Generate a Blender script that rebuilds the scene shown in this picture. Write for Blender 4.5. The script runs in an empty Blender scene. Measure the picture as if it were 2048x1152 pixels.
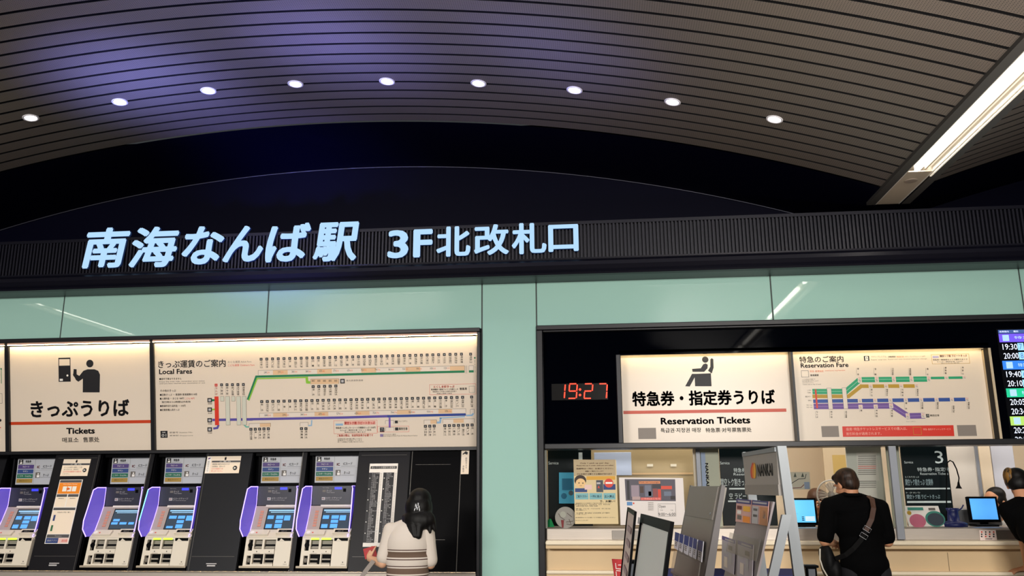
import bpy, math, random
import numpy as np
from mathutils import Vector, Matrix
random.seed(7)
S = bpy.context.scene
C = S.collection
# ------------------------------------------------------------------ camera
FPX, PIT, YAW, ROL = 1713.0, 0.2294, 0.1001, -0.0059
CAM = np.array([0.0, -8.0, 1.58])
_f = np.array([-math.sin(YAW)*math.cos(PIT), math.cos(YAW)*math.cos(PIT), math.sin(PIT)])
_r = np.array([math.cos(YAW), math.sin(YAW), 0.0]); _u = np.cross(_r, _f)
RT = math.cos(ROL)*_r + math.sin(ROL)*_u
UP = math.cos(ROL)*_u - math.sin(ROL)*_r
cd = bpy.data.cameras.new('camera'); cam = bpy.data.objects.new('camera', cd); C.objects.link(cam)
cd.sensor_width = 36.0; cd.lens = FPX/2048*36; cd.clip_start = 0.05
cam.matrix_world = Matrix(((RT[0], UP[0], -_f[0], CAM[0]), (RT[1], UP[1], -_f[1], CAM[1]), (RT[2], UP[2], -_f[2], CAM[2]), (0, 0, 0, 1)))
S.camera = cam
# ------------------------------------------------------------------ light and exposure
S.view_settings.view_transform = 'Standard'; S.view_settings.look = 'None'
S.view_settings.gamma = 1.0; S.view_settings.use_curve_mapping = False
S.view_settings.exposure = 0.0
W = bpy.data.worlds.new('world'); S.world = W; W.use_nodes = True
W.node_tree.nodes['Background'].inputs[0].default_value = (0.55, 0.6, 0.62, 1)
W.node_tree.nodes['Background'].inputs[1].default_value = 0.07
def area(name, loc, target, sx, sy, power, col, spread=180):
    l = bpy.data.lights.new(name, 'AREA'); l.shape = 'RECTANGLE'; l.size = sx; l.size_y = sy
    l.energy = power; l.color = col; l.spread = math.radians(spread)
    o = bpy.data.objects.new(name, l); C.objects.link(o); o.location = loc
    o.rotation_euler = (Vector(target)-Vector(loc)).to_track_quat('-Z', 'Y').to_euler()
    return o
# lamps of the concourse behind the camera, unseen blue fill lights added to tint the vault and fascia, the lamps of the ticket office
area('concourse_lamp', (-5.0, -11.5, 3.6), (-5.0, -6.0, 1.2), 3.0, 1.2, 335, (1.0, 0.95, 0.88), 120)
area('concourse_lamp', (2.5, -11.5, 3.6), (2.5, -6.0, 1.2), 3.0, 1.2, 335, (1.0, 0.95, 0.88), 120)
area('added_blue_fill', (-4.2, -4.4, 1.0), (-3.75, -1.7, 4.95), 0.6, 0.4, 13, (0.24, 0.27, 1.0), 21)
area('added_blue_fill', (-4.6, -4.6, 1.0), (-2.0, -2.0, 4.98), 0.6, 0.3, 7, (0.24, 0.25, 1.0), 16)
area('added_blue_fill', (-4.0, -4.8, 1.0), (-0.25, -2.0, 4.85), 0.6, 0.3, 2.6, (0.24, 0.25, 1.0), 14)
area('added_blue_fill', (-3.3, -4.7, 1.0), (-2.0, -2.9, 5.0), 0.8, 0.4, 30, (0.26, 0.28, 1.0), 62)
area('added_blue_fill', (-3.3, -4.7, 1.0), (-3.1, 0.2, 4.8), 0.8, 0.4, 12, (0.22, 0.24, 1.0), 24)
area('added_warm_fill', (2.4, -5.3, 1.0), (1.8, -3.2, 4.5), 0.8, 0.5, 30, (1.0, 0.9, 0.8), 80)  # unseen warm fill added to brighten the slats near the right trough
area('office_lamp', (1.3, 0.42, 2.7), (1.3, 2.0, 1.2), 3.2, 0.2, 50, (1.0, 0.9, 0.76))
area('office_lamp', (4.6, 0.42, 2.7), (4.6, 1.8, 1.2), 3.2, 0.2, 46, (1.0, 0.93, 0.84))
# ------------------------------------------------------------------ helpers
def lin(h):
    c = [int(h[i:i+2], 16)/255 for i in (0, 2, 4)]
    return tuple(x/12.92 if x <= .04045 else ((x+.055)/1.055)**2.4 for x in c)
MATS = {}
def M(name, hx='808080', rough=.5, metal=0., emit=None, es=0., alpha=1., trans=0., ior=1.45, coat=0., spec=.5):
    if name in MATS: return MATS[name]
    m = bpy.data.materials.new(name); m.use_nodes = True
    b = m.node_tree.nodes['Principled BSDF']; i = b.inputs
    i['Base Color'].default_value = (*lin(hx), 1); i['Roughness'].default_value = rough; i['Metallic'].default_value = metal
    i['IOR'].default_value = ior; i['Specular IOR Level'].default_value = spec
    if emit: i['Emission Color'].default_value = (*lin(emit), 1); i['Emission Strength'].default_value = es
    if alpha < 1: i['Alpha'].default_value = alpha
    if trans: i['Transmission Weight'].default_value = trans
    if coat: i['Coat Weight'].default_value = coat; i['Coat Roughness'].default_value = .05
    MATS[name] = m; return m
def noise_tint(m, scale, amount, stretch=(1, 1, 1), sharp=0):
    """slight uneven tone of the material itself"""
    nt = m.node_tree; b = nt.nodes['Principled BSDF']; col = b.inputs['Base Color'].default_value[:]
    tc = nt.nodes.new('ShaderNodeTexCoord'); mp = nt.nodes.new('ShaderNodeMapping'); mp.inputs['Scale'].default_value = stretch
    n = nt.nodes.new('ShaderNodeTexNoise'); n.inputs['Scale'].default_value = scale; n.inputs['Detail'].default_value = 4
    mx = nt.nodes.new('ShaderNodeMix'); mx.data_type = 'RGBA'
    mx.inputs[6].default_value = tuple(c*(1-amount) for c in col[:3])+(1,); mx.inputs[7].default_value = tuple(min(1, c*(1+amount)) for c in col[:3])+(1,)
    nt.links.new(tc.outputs['Object'], mp.inputs[0]); nt.links.new(mp.outputs[0], n.inputs['Vector'])
    fac = n.outputs['Fac']
    if sharp:
        mr = nt.nodes.new('ShaderNodeMapRange'); mr.inputs['From Min'].default_value = .5-sharp; mr.inputs['From Max'].default_value = .5+sharp; nt.links.new(fac, mr.inputs['Value']); fac = mr.outputs['Result']
    nt.links.new(fac, mx.inputs[0]); nt.links.new(mx.outputs[2], b.inputs['Base Color'])
    return m
def ray(x, y): return _f*FPX + (x-1024)*RT - (y-576)*UP
def at(x, y, Y):
    """where the line of sight through a point of the photograph meets the vertical plane at depth Y"""
    d = ray(x, y); return CAM + d*((Y-CAM[1])/d[1])
class PL:
    """a flat face in the room: origin, right axis, up axis; n points into the room"""
    def __init__(s, o, u, v):
        s.o = np.array(o, float); s.u = np.array(u, float); s.u /= np.linalg.norm(s.u)
        s.v = np.array(v, float); s.v -= s.u*(s.v@s.u); s.v /= np.linalg.norm(s.v); s.n = np.cross(s.u, s.v)
    def uv(s, x, y):
        d = ray(x, y); p = CAM + d*(((s.o-CAM)@s.n)/(d@s.n)); return ((p-s.o)@s.u, (p-s.o)@s.v)
    def w(s, u, v, k=0.): return s.o + s.u*u + s.v*v + s.n*k
def vplane(Y): return PL((0, Y, 0), (1, 0, 0), (0, 0, 1))
class MB:
    def __init__(s): s.v = []; s.f = []; s.m = []; s.mats = []
    def mi(s, m):
        if m not in s.mats: s.mats.append(m)
        return s.mats.index(m)
    def add(s, vs, fs, m):
        b = len(s.v); k = s.mi(m); s.v += [tuple(map(float, v)) for v in vs]
        for f in fs: s.f.append(tuple(b+i for i in f)); s.m.append(k)
        return s
    def poly(s, pts, m): return s.add(pts, [tuple(range(len(pts)))], m)
    def box(s, lo, hi, m):
        x0, y0, z0 = lo; x1, y1, z1 = hi
        return s.add([(x0,y0,z0),(x1,y0,z0),(x1,y1,z0),(x0,y1,z0),(x0,y0,z1),(x1,y0,z1),(x1,y1,z1),(x0,y1,z1)],
              [(0,3,2,1),(4,5,6,7),(0,1,5,4),(1,2,6,5),(2,3,7,6),(3,0,4,7)], m)
    def bbox(s, lo, hi, m, b=.006):
        """box with chamfered edges"""
        x0, y0, z0 = lo; x1, y1, z1 = hi; b = min(b, (x1-x0)*.45, (y1-y0)*.45, (z1-z0)*.45)
        vs = []
        for z, i in ((z0, 1), (z0+b, 0), (z1-b, 0), (z1, 1)):
            q = b if i else 0
            vs += [(x0+b,y0+q,z),(x1-b,y0+q,z),(x1-q,y0+b,z),(x1-q,y1-b,z),(x1-b,y1-q,z),(x0+b,y1-q,z),(x0+q,y1-b,z),(x0+q,y0+b,z)]
        fs = [tuple(range(7, -1, -1)), tuple(range(24, 32))]
        for r in range(3):
            for k in range(8): a, c = r*8+k, r*8+(k+1) % 8; fs.append((a, c, c+8, a+8))
        return s.add(vs, fs, m)
    def prism(s, outline, d, m):
        """outline: 3-D points of a flat face, d: vector of the thickness"""
        o = [np.array(p, float) for p in outline]; n = len(o); d = np.array(d, float)
        return s.add(o+[p+d for p in o], [tuple(range(n)), tuple(range(2*n-1, n-1, -1))]+[(i, n+i, n+(i+1) % n, (i+1) % n) for i in range(n)], m)
    def tube(s, pts, r, m, n=10, closed=False, caps=True):
        P = [np.array(p, float) for p in pts]; rs = r if isinstance(r, (list, tuple)) else [r]*len(P); vs = []; fs = []
        prev = None
        for i, p in enumerate(P):
            if closed: t = P[(i+1) % len(P)]-P[i-1]
            else: t = P[min(i+1, len(P)-1)]-P[max(i-1, 0)]
            t = t/(np.linalg.norm(t)+1e-9)
            a = prev if prev is not None else (np.array([0, 0, 1.]) if abs(t[2]) < .9 else np.array([1., 0, 0]))
            a = a-t*(a@t); a /= np.linalg.norm(a)+1e-9; prev = a; b = np.cross(t, a)
            for k in range(n): th = 2*math.pi*k/n; vs.append(p+rs[i]*(math.cos(th)*a+math.sin(th)*b))
        L = len(P)
        for i in range(L if closed else L-1):
            for k in range(n): j = (i+1) % L; fs.append((i*n+k, i*n+(k+1) % n, j*n+(k+1) % n, j*n+k))
        if caps and not closed: fs += [tuple(range(n-1, -1, -1)), tuple(range((L-1)*n, L*n))]
        return s.add(vs, fs, m)
    def lathe(s, c, ax, prof, m, n=24):
        """prof: (radius, height along ax)"""
        ax = np.array(ax, float); ax /= np.linalg.norm(ax); a = np.cross(ax, (0, 0, 1.)) if abs(ax[2]) < .9 else np.cross(ax, (1., 0, 0)); a /= np.linalg.norm(a); b = np.cross(ax, a)
        c = np.array(c, float); vs = []; fs = []
        for r, h in prof:
            for k in range(n): t = 2*math.pi*k/n; vs.append(c+ax*h+max(r, 1e-4)*(math.cos(t)*a+math.sin(t)*b))
        for i in range(len(prof)-1):
            for k in range(n): fs.append((i*n+k, i*n+(k+1) % n, (i+1)*n+(k+1) % n, (i+1)*n+k))
        if prof[0][0] > 1e-3: fs.append(tuple(range(n-1, -1, -1)))
        if prof[-1][0] > 1e-3: fs.append(tuple(range((len(prof)-1)*n, len(prof)*n)))
        return s.add(vs, fs, m)
    def build(s, name, parent=None, smooth=False, label=None):
        me = bpy.data.meshes.new(name); off = np.array(parent['_o']) if parent is not None else np.zeros(3)
        me.from_pydata([tuple(np.array(v)-off) for v in s.v], [], s.f)
        for m in s.mats: me.materials.append(m)
        me.polygons.foreach_set('material_index', s.m)
        if smooth: me.polygons.foreach_set('use_smooth', [True]*len(s.f))
        me.update()
        o = bpy.data.objects.new(name, me); C.objects.link(o)
        o['_o'] = tuple(off)
        if parent is not None: o.parent = parent
        if label: o['label'] = label
        return o
def thing(name, loc, label, cat, group=None):
    o = bpy.data.objects.new(name, None); C.objects.link(o); o.location = tuple(map(float, loc)); o.empty_display_size = .1
    o['_o'] = tuple(map(float, loc)); o['label'] = label; o['category'] = cat
    if group: o['group'] = group
    return o
def single(mb, name, label, cat, group=None, smooth=False, origin=None):
    """a thing that is one mesh"""
    v = np.array(mb.v); c = np.array(origin) if origin is not None else np.array([v[:, 0].mean(), v[:, 1].mean(), v[:, 2].min()])
    mb.v = [tuple(p-c) for p in v]
    o = mb.build(name, None, smooth); o.location = tuple(c); o['_o'] = tuple(c); o['label'] = label; o['category'] = cat
    if group: o['group'] = group
    return o
def struct(mb, name, smooth=False, parent=None):
    o = mb.build(name, parent, smooth)
    if parent is None: o['kind'] = 'structure'
    return o
_tc = {}
def glyphs(txt, bold=0., shear=0., res=2, vertical=False):
    key = (txt, bold, shear, res, vertical)
    if key not in _tc:
        c = bpy.data.curves.new('txt', 'FONT'); c.body = '\n'.join(txt) if vertical else txt
        c.shear = shear; c.resolution_u = res
        if vertical: c.align_x = 'CENTER'
        o = bpy.data.objects.new('txt', c); C.objects.link(o)
        me = bpy.data.meshes.new_from_object(o.evaluated_get(bpy.context.evaluated_depsgraph_get()))
        v = np.array([q.co[:2] for q in me.vertices]) if len(me.vertices) else np.zeros((1, 2))
        f = [tuple(p.vertices) for p in me.polygons]
        bpy.data.objects.remove(o); bpy.data.curves.remove(c); bpy.data.meshes.remove(me)
        if bold and len(f):      # heavier strokes: the same outline laid again around itself
            n = len(v); ds = [(math.cos(a)*bold, math.sin(a)*bold) for a in np.linspace(0, 2*math.pi, 7)[:-1]]
            f = [tuple(i+j*n for i in g) for j in range(len(ds)) for g in f]; v = np.vstack([v+np.array(d) for d in ds])
        _tc[key] = (v, f)
    return _tc[key]
def text_uv(mb, pl, txt, u0, v0, u1, v1, m, k=.002, bold=0., shear=0., vertical=False, res=2, thick=0., rot=0):
    v, f = glyphs(txt, bold, shear, res, vertical)
    if rot: a = math.radians(rot); v = v@np.array([[math.cos(a), math.sin(a)], [-math.sin(a), math.cos(a)]])
    lo, hi = v.min(0), v.max(0); q = (v-lo)/np.maximum(hi-lo, 1e-6)
    P = [pl.w(u0+a*(u1-u0), v0+b*(v1-v0), k) for a, b in q]
    mb.add(P, f, m)
    if thick:
        from collections import Counter
        e = Counter()
        for g in f:
            for i in range(len(g)): e[(g[i], g[(i+1) % len(g)])] += 1
        B = [p-pl.n*thick for p in P]; n = len(P); fs = []
        for (a, b) in e:
            if (b, a) not in e: fs.append((a, b, n+b, n+a))
        mb.add(P+B, fs, m)
def T(mb, pl, txt, x0, y0, x1, y1, m, **kw):
    """writing that fills the rectangle whose left end is (x0, y0 top / y1 bottom) and which reaches to x1"""
    u0, v1 = pl.uv(x0, y0); _, v0 = pl.uv(x0, y1); u1, _ = pl.uv(x1, (y0+y1)/2)
    text_uv(mb, pl, txt, u0, v0, u1, v1, m, **kw)
def Rc(mb, pl, x0, y0, x1, y1, m, k=.001):
    u0, v1 = pl.uv(x0, y0); _, v0 = pl.uv(x0, y1); u1, _ = pl.uv(x1, (y0+y1)/2)
    mb.poly([pl.w(u0, v0, k), pl.w(u1, v0, k), pl.w(u1, v1, k), pl.w(u0, v1, k)], m)
def Pg(mb, pl, pts, m, k=.001): mb.poly([pl.w(*pl.uv(*p), k) for p in pts], m)
def Ln(mb, pl, pts, wpx, m, k=.001):
    """a band along points of the photograph, wpx wide"""
    q = [np.array(pl.uv(*p)) for p in pts]; h = wpx/2/214
    for i in range(len(q)-1):
        d = q[i+1]-q[i]; d /= np.linalg.norm(d)+1e-9; t = np.array([-d[1], d[0]])*h; e = d*h*.6
        a, b = (q[i]-(e if i else 0)), (q[i+1]+(e if i < len(q)-2 else 0))
        mb.poly([pl.w(*(a-t), k+i*5e-5), pl.w(*(b-t), k+i*5e-5), pl.w(*(b+t), k+i*5e-5), pl.w(*(a+t), k+i*5e-5)], m)
def Fr(mb, pl, x0, y0, x1, y1, wpx, m, k=.001):
    u0, v1 = pl.uv(x0, y0); _, v0 = pl.uv(x0, y1); u1, _ = pl.uv(x1, (y0+y1)/2); h = wpx/214
    for a, b, c, d in ((u0, v0, u1, v0+h), (u0, v1-h, u1, v1), (u0, v0+h, u0+h, v1-h), (u1-h, v0+h, u1, v1-h)):
        mb.poly([pl.w(a, b, k), pl.w(c, b, k), pl.w(c, d, k), pl.w(a, d, k)], m)
def Ds(mb, pl, x, y, rpx, m, k=.001, n=24, ry=None):
    u, v = pl.uv(x, y); r = rpx/214; q = (ry or rpx)/214
    mb.poly([pl.w(u+r*math.cos(2*math.pi*i/n), v+q*math.sin(2*math.pi*i/n), k) for i in range(n)], m)
# ------------------------------------------------------------------ materials of the hall
slat = M('slat', '746b64', .42, 0.1, spec=.5); noise_tint(slat, 1.3, .05)
def perforate(m):
    nt = m.node_tree; b = nt.nodes['Principled BSDF']; src = b.inputs['Base Color'].links[0].from_socket
    tc = nt.nodes.new('ShaderNodeTexCoord'); sc = nt.nodes.new('ShaderNodeVectorMath'); sc.operation = 'SCALE'; sc.inputs['Scale'].default_value = 62
    fr = nt.nodes.new('ShaderNodeVectorMath'); fr.operation = 'FRACTION'
    sb = nt.nodes.new('ShaderNodeVectorMath'); sb.operation = 'SUBTRACT'; sb.inputs[1].default_value = (.5, .5, 0)
    mu = nt.nodes.new('ShaderNodeVectorMath'); mu.operation = 'MULTIPLY'; mu.inputs[1].default_value = (1, 1, 0)
    ln = nt.nodes.new('ShaderNodeVectorMath'); ln.operation = 'LENGTH'
    lt = nt.nodes.new('ShaderNodeMath'); lt.operation = 'LESS_THAN'; lt.inputs[1].default_value = .2
    mx = nt.nodes.new('ShaderNodeMix'); mx.data_type = 'RGBA'; mx.inputs[7].default_value = (.03, .03, .035, 1)
    L = nt.links
    L.new(tc.outputs['Object'], sc.inputs[0]); L.new(sc.outputs[0], fr.inputs[0]); L.new(fr.outputs[0], sb.inputs[0]); L.new(sb.outputs[0], mu.inputs[0])
    L.new(mu.outputs[0], ln.inputs[0]); L.new(ln.outputs['Value'], lt.inputs[0]); L.new(lt.outputs[0], mx.inputs[0]); L.new(src, mx.inputs[6]); L.new(mx.outputs[2], b.inputs['Base Color'])
perforate(slat)
groove = M('groove', '0a0a0e', .8)
darkp = M('dark_panel', '030316', .5, spec=.08)
fasc = M('fascia_metal', '10101e', .38, .3); fribs = M('fascia_rib', '141422', .45, .2)
white = M('white_paint', 'e6e2da', .5)
tubem = M('lamp_tube', 'ffffff', .4, emit='fff8ec', es=16)
reflm = M('lamp_reflector', 'f4efe2', .35, emit='fff1d8', es=.5)
troughm = M('trough_housing', '55524f', .5, .2)
endm = M('trough_end', 'c8b8a4', .5)
downm = M('downlight_lens', 'ffffff', .3, emit='fff6f4', es=9)
ringm = M('downlight_ring', 'e8e6ee', .35)
glassp = M('green_glass_panel', 'a6cfc4', .02, coat=.0, spec=.5, ior=1.5); noise_tint(glassp, .7, .03)
seamm = M('glass_joint', '3b403f', .6)
blackf = M('black_frame', '17171c', .4, .2)
floorm = M('floor_tile', '6a665f', .35); noise_tint(floorm, 2, .06)
hallm = M('hall_wall', '6f7472', .5)
steel = M('brushed_steel', 'c2b8ae', .36, .5); noise_tint(steel, 6, .12, (1, 1, 30))
# ------------------------------------------------------------------ the setting
VX, VZ, VR = -2.54, 5.0, 15.3
TRX = 2.59                      # inner edge of the right lamp trough
def zv(X): return VZ-VR+math.sqrt(VR*VR-(X-VX)**2)
def vault(mb, x0, x1, fz, ygr, pitch, n, width):
    xs = np.linspace(x0, x1, 49)
    for k in range(n):
        ya = ygr-k*pitch-.014; yb = ygr-(k+1)*pitch+.014
        vs = []; fs = []; gs = []
        for x in xs:
            z = fz(x); vs += [(x, ya, z+.03), (x, ya, z), (x, yb, z), (x, yb, z+.03)]
        for i in range(len(xs)-1):
            a = i*4; fs.append((a+1, a+2, a+6, a+5)); gs += [(a, a+1, a+5, a+4), (a+2, a+3, a+7, a+6)]
        mb.add(vs, fs, slat); mb.add(vs, gs, groove)
    ye = ygr-n*pitch
    vs = []; fs = []
    for x in xs: z = fz(x)+.028; vs += [(x, ygr, z), (x, ye, z)]
    for i in range(len(xs)-1): fs.append((2*i, 2*i+1, 2*i+3, 2*i+2))
    mb.add(vs, fs, groove)
GY = -.579
ceil = MB(); vault(ceil, 2*VX-TRX-.02, TRX-.07, zv, GY, .163, 80, .14)
ceil.box((TRX-.075, GY-13.04, zv(TRX)-.005), (TRX, -.16, zv(TRX)+.12), troughm)
fz2 = lambda X: zv(2*(TRX+.11)-X)
vault(ceil, TRX+.30, TRX+6.2, fz2, GY, .163, 80, .14)
ceil.box((TRX+.236, GY-13.04, zv(TRX)-.005), (TRX+.31, -.16, zv(TRX)+.12), troughm)
struct(ceil, 'ceiling')
# smooth dark end of the vault, and the dark gable it meets
t = MB(); xs = np.linspace(-7.7, TRX, 60); vs = []; fs = []
YT = .6
for x in xs: z = zv(x)-.004; vs += [(x, GY+.006, z), (x, YT, z)]
for i in range(len(xs)-1): fs.append((2*i, 2*i+1, 2*i+3, 2*i+2))
t.add(vs, fs, darkp)
xs2 = np.linspace(TRX+.22, TRX+6.2, 40); vs = []; fs = []
for x in xs2: z = fz2(x)-.004; vs += [(x, GY+.006, z), (x, YT, z)]
for i in range(len(xs2)-1): fs.append((2*i, 2*i+1, 2*i+3, 2*i+2))
t.add(vs, fs, darkp)
struct(t, 'trim_1')
t = MB(); t.tube([(x, YT-.012, zv(x)-.012) for x in xs], .006, M('gable_bead', '4a4a58', .4, .4), 6)
struct(t, 'trim_2', True)
t = MB(); t.box((-7.7, YT, 3.4), (TRX+6.2, YT+.05, 5.4), darkp); struct(t, 'wall_upper')
# fascia: rounded nose below, ribbed band above
t = MB(); X0, X1 = -7.7, 8.8
prof = [(0, 3.50), (-.24, 3.50), (-.29, 3.505), (-.30, 3.52), (-.285, 3.535), (-.30, 3.55), (-.325, 3.585), (-.32, 3.62), (-.29, 3.645), (-.27, 3.655), (-.275, 3.668), (-.25, 3.672), (-.2, 3.672)]
vs = []; fs = []
for y, z in prof: vs += [(X0, y, z), (X1, y, z)]
for i in range(len(prof)-1): fs.append((2*i, 2*i+1, 2*i+3, 2*i+2))
t.add(vs, fs, fasc)
t.box((X0, -.2, 3.66), (X1, .2, 4.03), fasc)
t.box((X0, -.245, 4.0), (X1, -.15, 4.03), fasc)
x = X0+.02
while x < X1-.03: t.box((x, -.238, 3.674), (x+.017, -.2, 4.0), fribs); x += .034
struct(t, 'trim_3')
# glass clad wall above and between the two ticket fronts
PXA, PXB = -1.095, -.57
t = MB(); sm = [-7.52, -5.378, -3.23, PXA, PXB, 1.628, 3.842, 6.05]; g = .006
def pane(x0, x1, z0, z1): t.bbox((x0+g, 0, z0), (x1-g, .014, z1), glassp, .003)
for a, b in zip(sm[:-1], sm[1:]):
    if a == PXA: pane(a, b, 0.0, 3.52)
    else: pane(a, b, 3.07, 3.52)
    t.box((b-g, .008, 3.07), (b+g, .02, 3.52), seamm)
for x in (PXA, PXB): t.box((x-g, .006, 0), (x+g, .02, 3.07), seamm)
t.box((-7.6, .02, 3.07), (8.8, .12, 3.6), hallm); t.box((PXA-.0, .02, 0), (PXB, 1.6, 3.07), hallm)
struct(t, 'wall_back')
t = MB(); t.box((-9, -13.6, -.05), (9, 4.2, 0), floorm); struct(t, 'floor')
t = MB(); t.box((-9, -13.7, 0), (9, -13.6, 5.4), hallm); struct(t, 'wall_front')
# ------------------------------------------------------------------ lamps in the hall ceiling
def trough(x0, label, mirror=1):
    zt = zv(TRX)
    r = thing('ceiling_light_trough', (x0, -4, zt), label, 'ceiling light', 'linear light troughs along the vault')
    X = lambda d: x0+mirror*d
    def bx(m, a, b, y0, y1, z0, z1, mt): m.box((min(X(a), X(b)), y0, z0), (max(X(a), X(b)), y1, z1), mt)
    m = MB(); bx(m, .0, .22, -12, -.16, zt+.1, zt+.12, white); bx(m, -.0, .012, -12, -.16, zt-.002, zt+.1, white); bx(m, .208, .22, -12, -.16, zt-.002, zt+.1, white); m.build('housing', r)
    for ya, yb in ((-3.08, -1.0), (-5.5, -3.4), (-7.9, -5.8), (-10.3, -8.2)):
        m = MB(); bx(m, .014, .075, ya, yb, zt+.05, zt+.056, reflm); bx(m, .115, .206, ya, yb, zt+.045, zt+.05, reflm); bx(m, .15, .165, ya, yb, zt+.02, zt+.046, M('louvre_edge', 'b8ad9a', .5)); m.build('reflector', r)
        m = MB(); bx(m, .068, .106, ya, yb, zt+.008, zt+.045, tubem); m.build('lamp_tube', r)
    m = MB(); bx(m, .012, .208, -1.0, -.16, zt-.001, zt+.008, endm); m.build('end_plate', r)
    c = X(.11); m = MB(); m.lathe((c, -.78, zt-.001), (0, 0, -1), [(.055, 0), (.055, .004), (.045, .007), (.0, .007)], M('detector', '9c8d80', .5)); m.build('detector_disc', r)
    m = MB(); bx(m, .222, .235, -12, -.9, zt-.012, zt-.004, reflm); m.build('outer_lip', r)
    return r
trough(TRX, 'long fluorescent light trough slanting across the upper right of the ceiling')
trough(2*VX-TRX, 'long fluorescent light trough left of the vault, seen reflected in the glass', -1)
DL = ['downlight over the left edge of the ceiling, leftmost of the arc of nine', 'second downlight from the left, above the first character of the station sign',
      'third downlight from the left, above the blue sign lettering', 'fourth downlight from the left, above the last sign characters', 'middle downlight of nine, at the crown of the vault',
      'downlight just right of the middle one, fourth from the right', 'third downlight from the right, above the last letter of the sign', 'second downlight from the right, in the brown grey slats',
      'rightmost downlight of the arc, nearest the lit trough']
for X, lab in zip((-4.952, -4.13, -3.321, -2.537, -1.728, -.937, -.129, .67, 1.473), DL):
    z = zv(X); n = np.array([(X-VX)/VR, 0, (z-(VZ-VR))/VR]); ax = -n
    r = thing('downlight', (X, -1.4, z), lab, 'downlight', 'round downlights in the slatted vault')
    m = MB(); m.lathe((X, -1.4, z), ax, [(.066, -.02), (.068, .004), (.062, .008), (.052, .006), (.05, -.01)], ringm); m.build('trim_ring', r, True)
    m = MB(); m.lathe((X, -1.4, z), ax, [(.05, .002), (.03, .004), (0, .004)], downm); m.build('lens', r)
    l = bpy.data.lights.new('downlight_beam', 'SPOT'); l.energy = 26; l.spot_size = 1.5; l.spot_blend = .6; l.color = (1, .96, .92); l.shadow_soft_size = .05
    o = bpy.data.objects.new('downlight_beam', l); C.objects.link(o); o.parent = r; o.location = tuple(ax*.03)
# ------------------------------------------------------------------ lit station name
def letters():
    blue = M('sign_letter_face', '2a3440', .5, emit='b4dafc', es=1.0); side = M('sign_letter_side', '2a3c66', .5, emit='3c66b0', es=.12)
    pl = vplane(-.272); a = at(175, 500, -.3); r = thing('station_name_sign', (-2.7, -.33, 3.72), 'glowing pale blue three dimensional Japanese station name along the dark fascia', 'illuminated sign')
    px = [('南', 172, 457, 258, 537, .12), ('海', 264, 455, 356, 536, .12), ('な', 367, 454, 448, 530, .12), ('ん', 449, 453, 527, 525, .12), ('ば', 534, 448, 621, 525, .1), ('駅', 628, 446, 717, 524, .1)]
    px += [('3', 776, 461, 817, 517, 0), ('F', 827, 459, 865, 515, 0), ('北', 873, 454, 941, 514, 0), ('改', 948, 450, 1018, 511, 0), ('札', 1023, 447, 1093, 509, 0), ('口', 1096, 450, 1157, 504, 0)]
    for ch, x0, y0, x1, y1, sh in px:
        m = MB()
        m.mi(blue)
        u0, v1 = pl.uv(x0, y0); _, v0 = pl.uv(x0, y1); u1, _ = pl.uv(x1, (y0+y1)/2)
        text_uv(m, pl, ch, u0, v0, u1, v1, blue, k=0, bold=.032 if sh else .028, shear=sh, res=3)
        n0 = len(m.f)
        text_uv(m, pl, ch, u0, v0, u1, v1, side, k=-.0005, bold=.032 if sh else .028, shear=sh, res=3, thick=.026)
        m.build('sign_letter', r)
letters()
# ------------------------------------------------------------------ left front: fare boards over the ticket machines
ink = M('ink_black', '17161c', .5); inkg = M('ink_grey', '6c6660', .5); inkr = M('ink_red', 'd8402c', .5); inko = M('ink_orange', 'e0651f', .5)
inkw = M('ink_white', 'f4f0ea', .5); inkw2 = M('ink_pale', 'b9b6b8', .5)
board = M('board_face', 'ded0c0', .3, emit='e8cba8', es=.07)
red_line = M('red_stripe', 'c8401c', .4); brd_red = M('red_block', 'd92a14', .4)
gr_d = M('line_dark_green', '0b7a4e', .45); gr_l = M('line_lime', '86c232', .45); tealc = M('line_teal', '6fb8a6', .45)
vio = M('line_violet', '584ba0', .45); navy = M('line_navy', '24408f', .45); sky = M('line_sky', '8fb4d4', .45); purp = M('line_purple', '7a55b0', .45)
paleb = M('fare_band', 'e6d9cc', .45); sandb = M('fare_band_sand', 'e3bd95', .45); gold = M('line_gold', 'b8921e', .45); green = M('line_green', '0f9f6e', .45); blueb = M('line_blue', '1f4a9a', .45)
redst = M('station_red', 'd8341e', .45); stat = M('station_box', 'd2d2c2', .45)
ledm = M('board_light', 'fff2d8', .4, emit='ffe3a4', es=62); hoodm = M('board_hood', 'e2b9a6', .5)
BP = PL((-4.4, .24, 1.968), (1, 0, 0), (0, -.22, 1.035))
BV1 = 1.055
def board_thing(name, xa, xb, label):
    """tilted light box: face, the light strip under the hood, and its printed face"""
    ua, ub = xa+4.4, xb+4.4
    r = thing(name, BP.w((ua+ub)/2, 0), label, 'sign board')
    m = MB(); m.prism([BP.w(ua, .0), BP.w(ub, .0), BP.w(ub, BV1), BP.w(ua, BV1)], -BP.n*.03, board); m.build('sign_face', r)
    m = MB(); m.box((xa, -.02, 3.012), (xb, .02, 3.03), hoodm); m.build('hood_ledge', r)
    m = MB(); m.prism([(xa, -.016, 3.0115), (xb, -.016, 3.0115), (xb, -.004, 3.0115), (xa, -.004, 3.0115)], (0, 0, -.003), ledm); m.build('light_strip', r)
    return r
t = MB()
t.bbox((-7.6, -.05, 3.03), (PXA-.012, .3, 3.07), blackf); t.bbox((PXA-.042, -.05, 0), (PXA-.008, .35, 3.03), blackf)
struct(t, 'trim_4')
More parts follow.
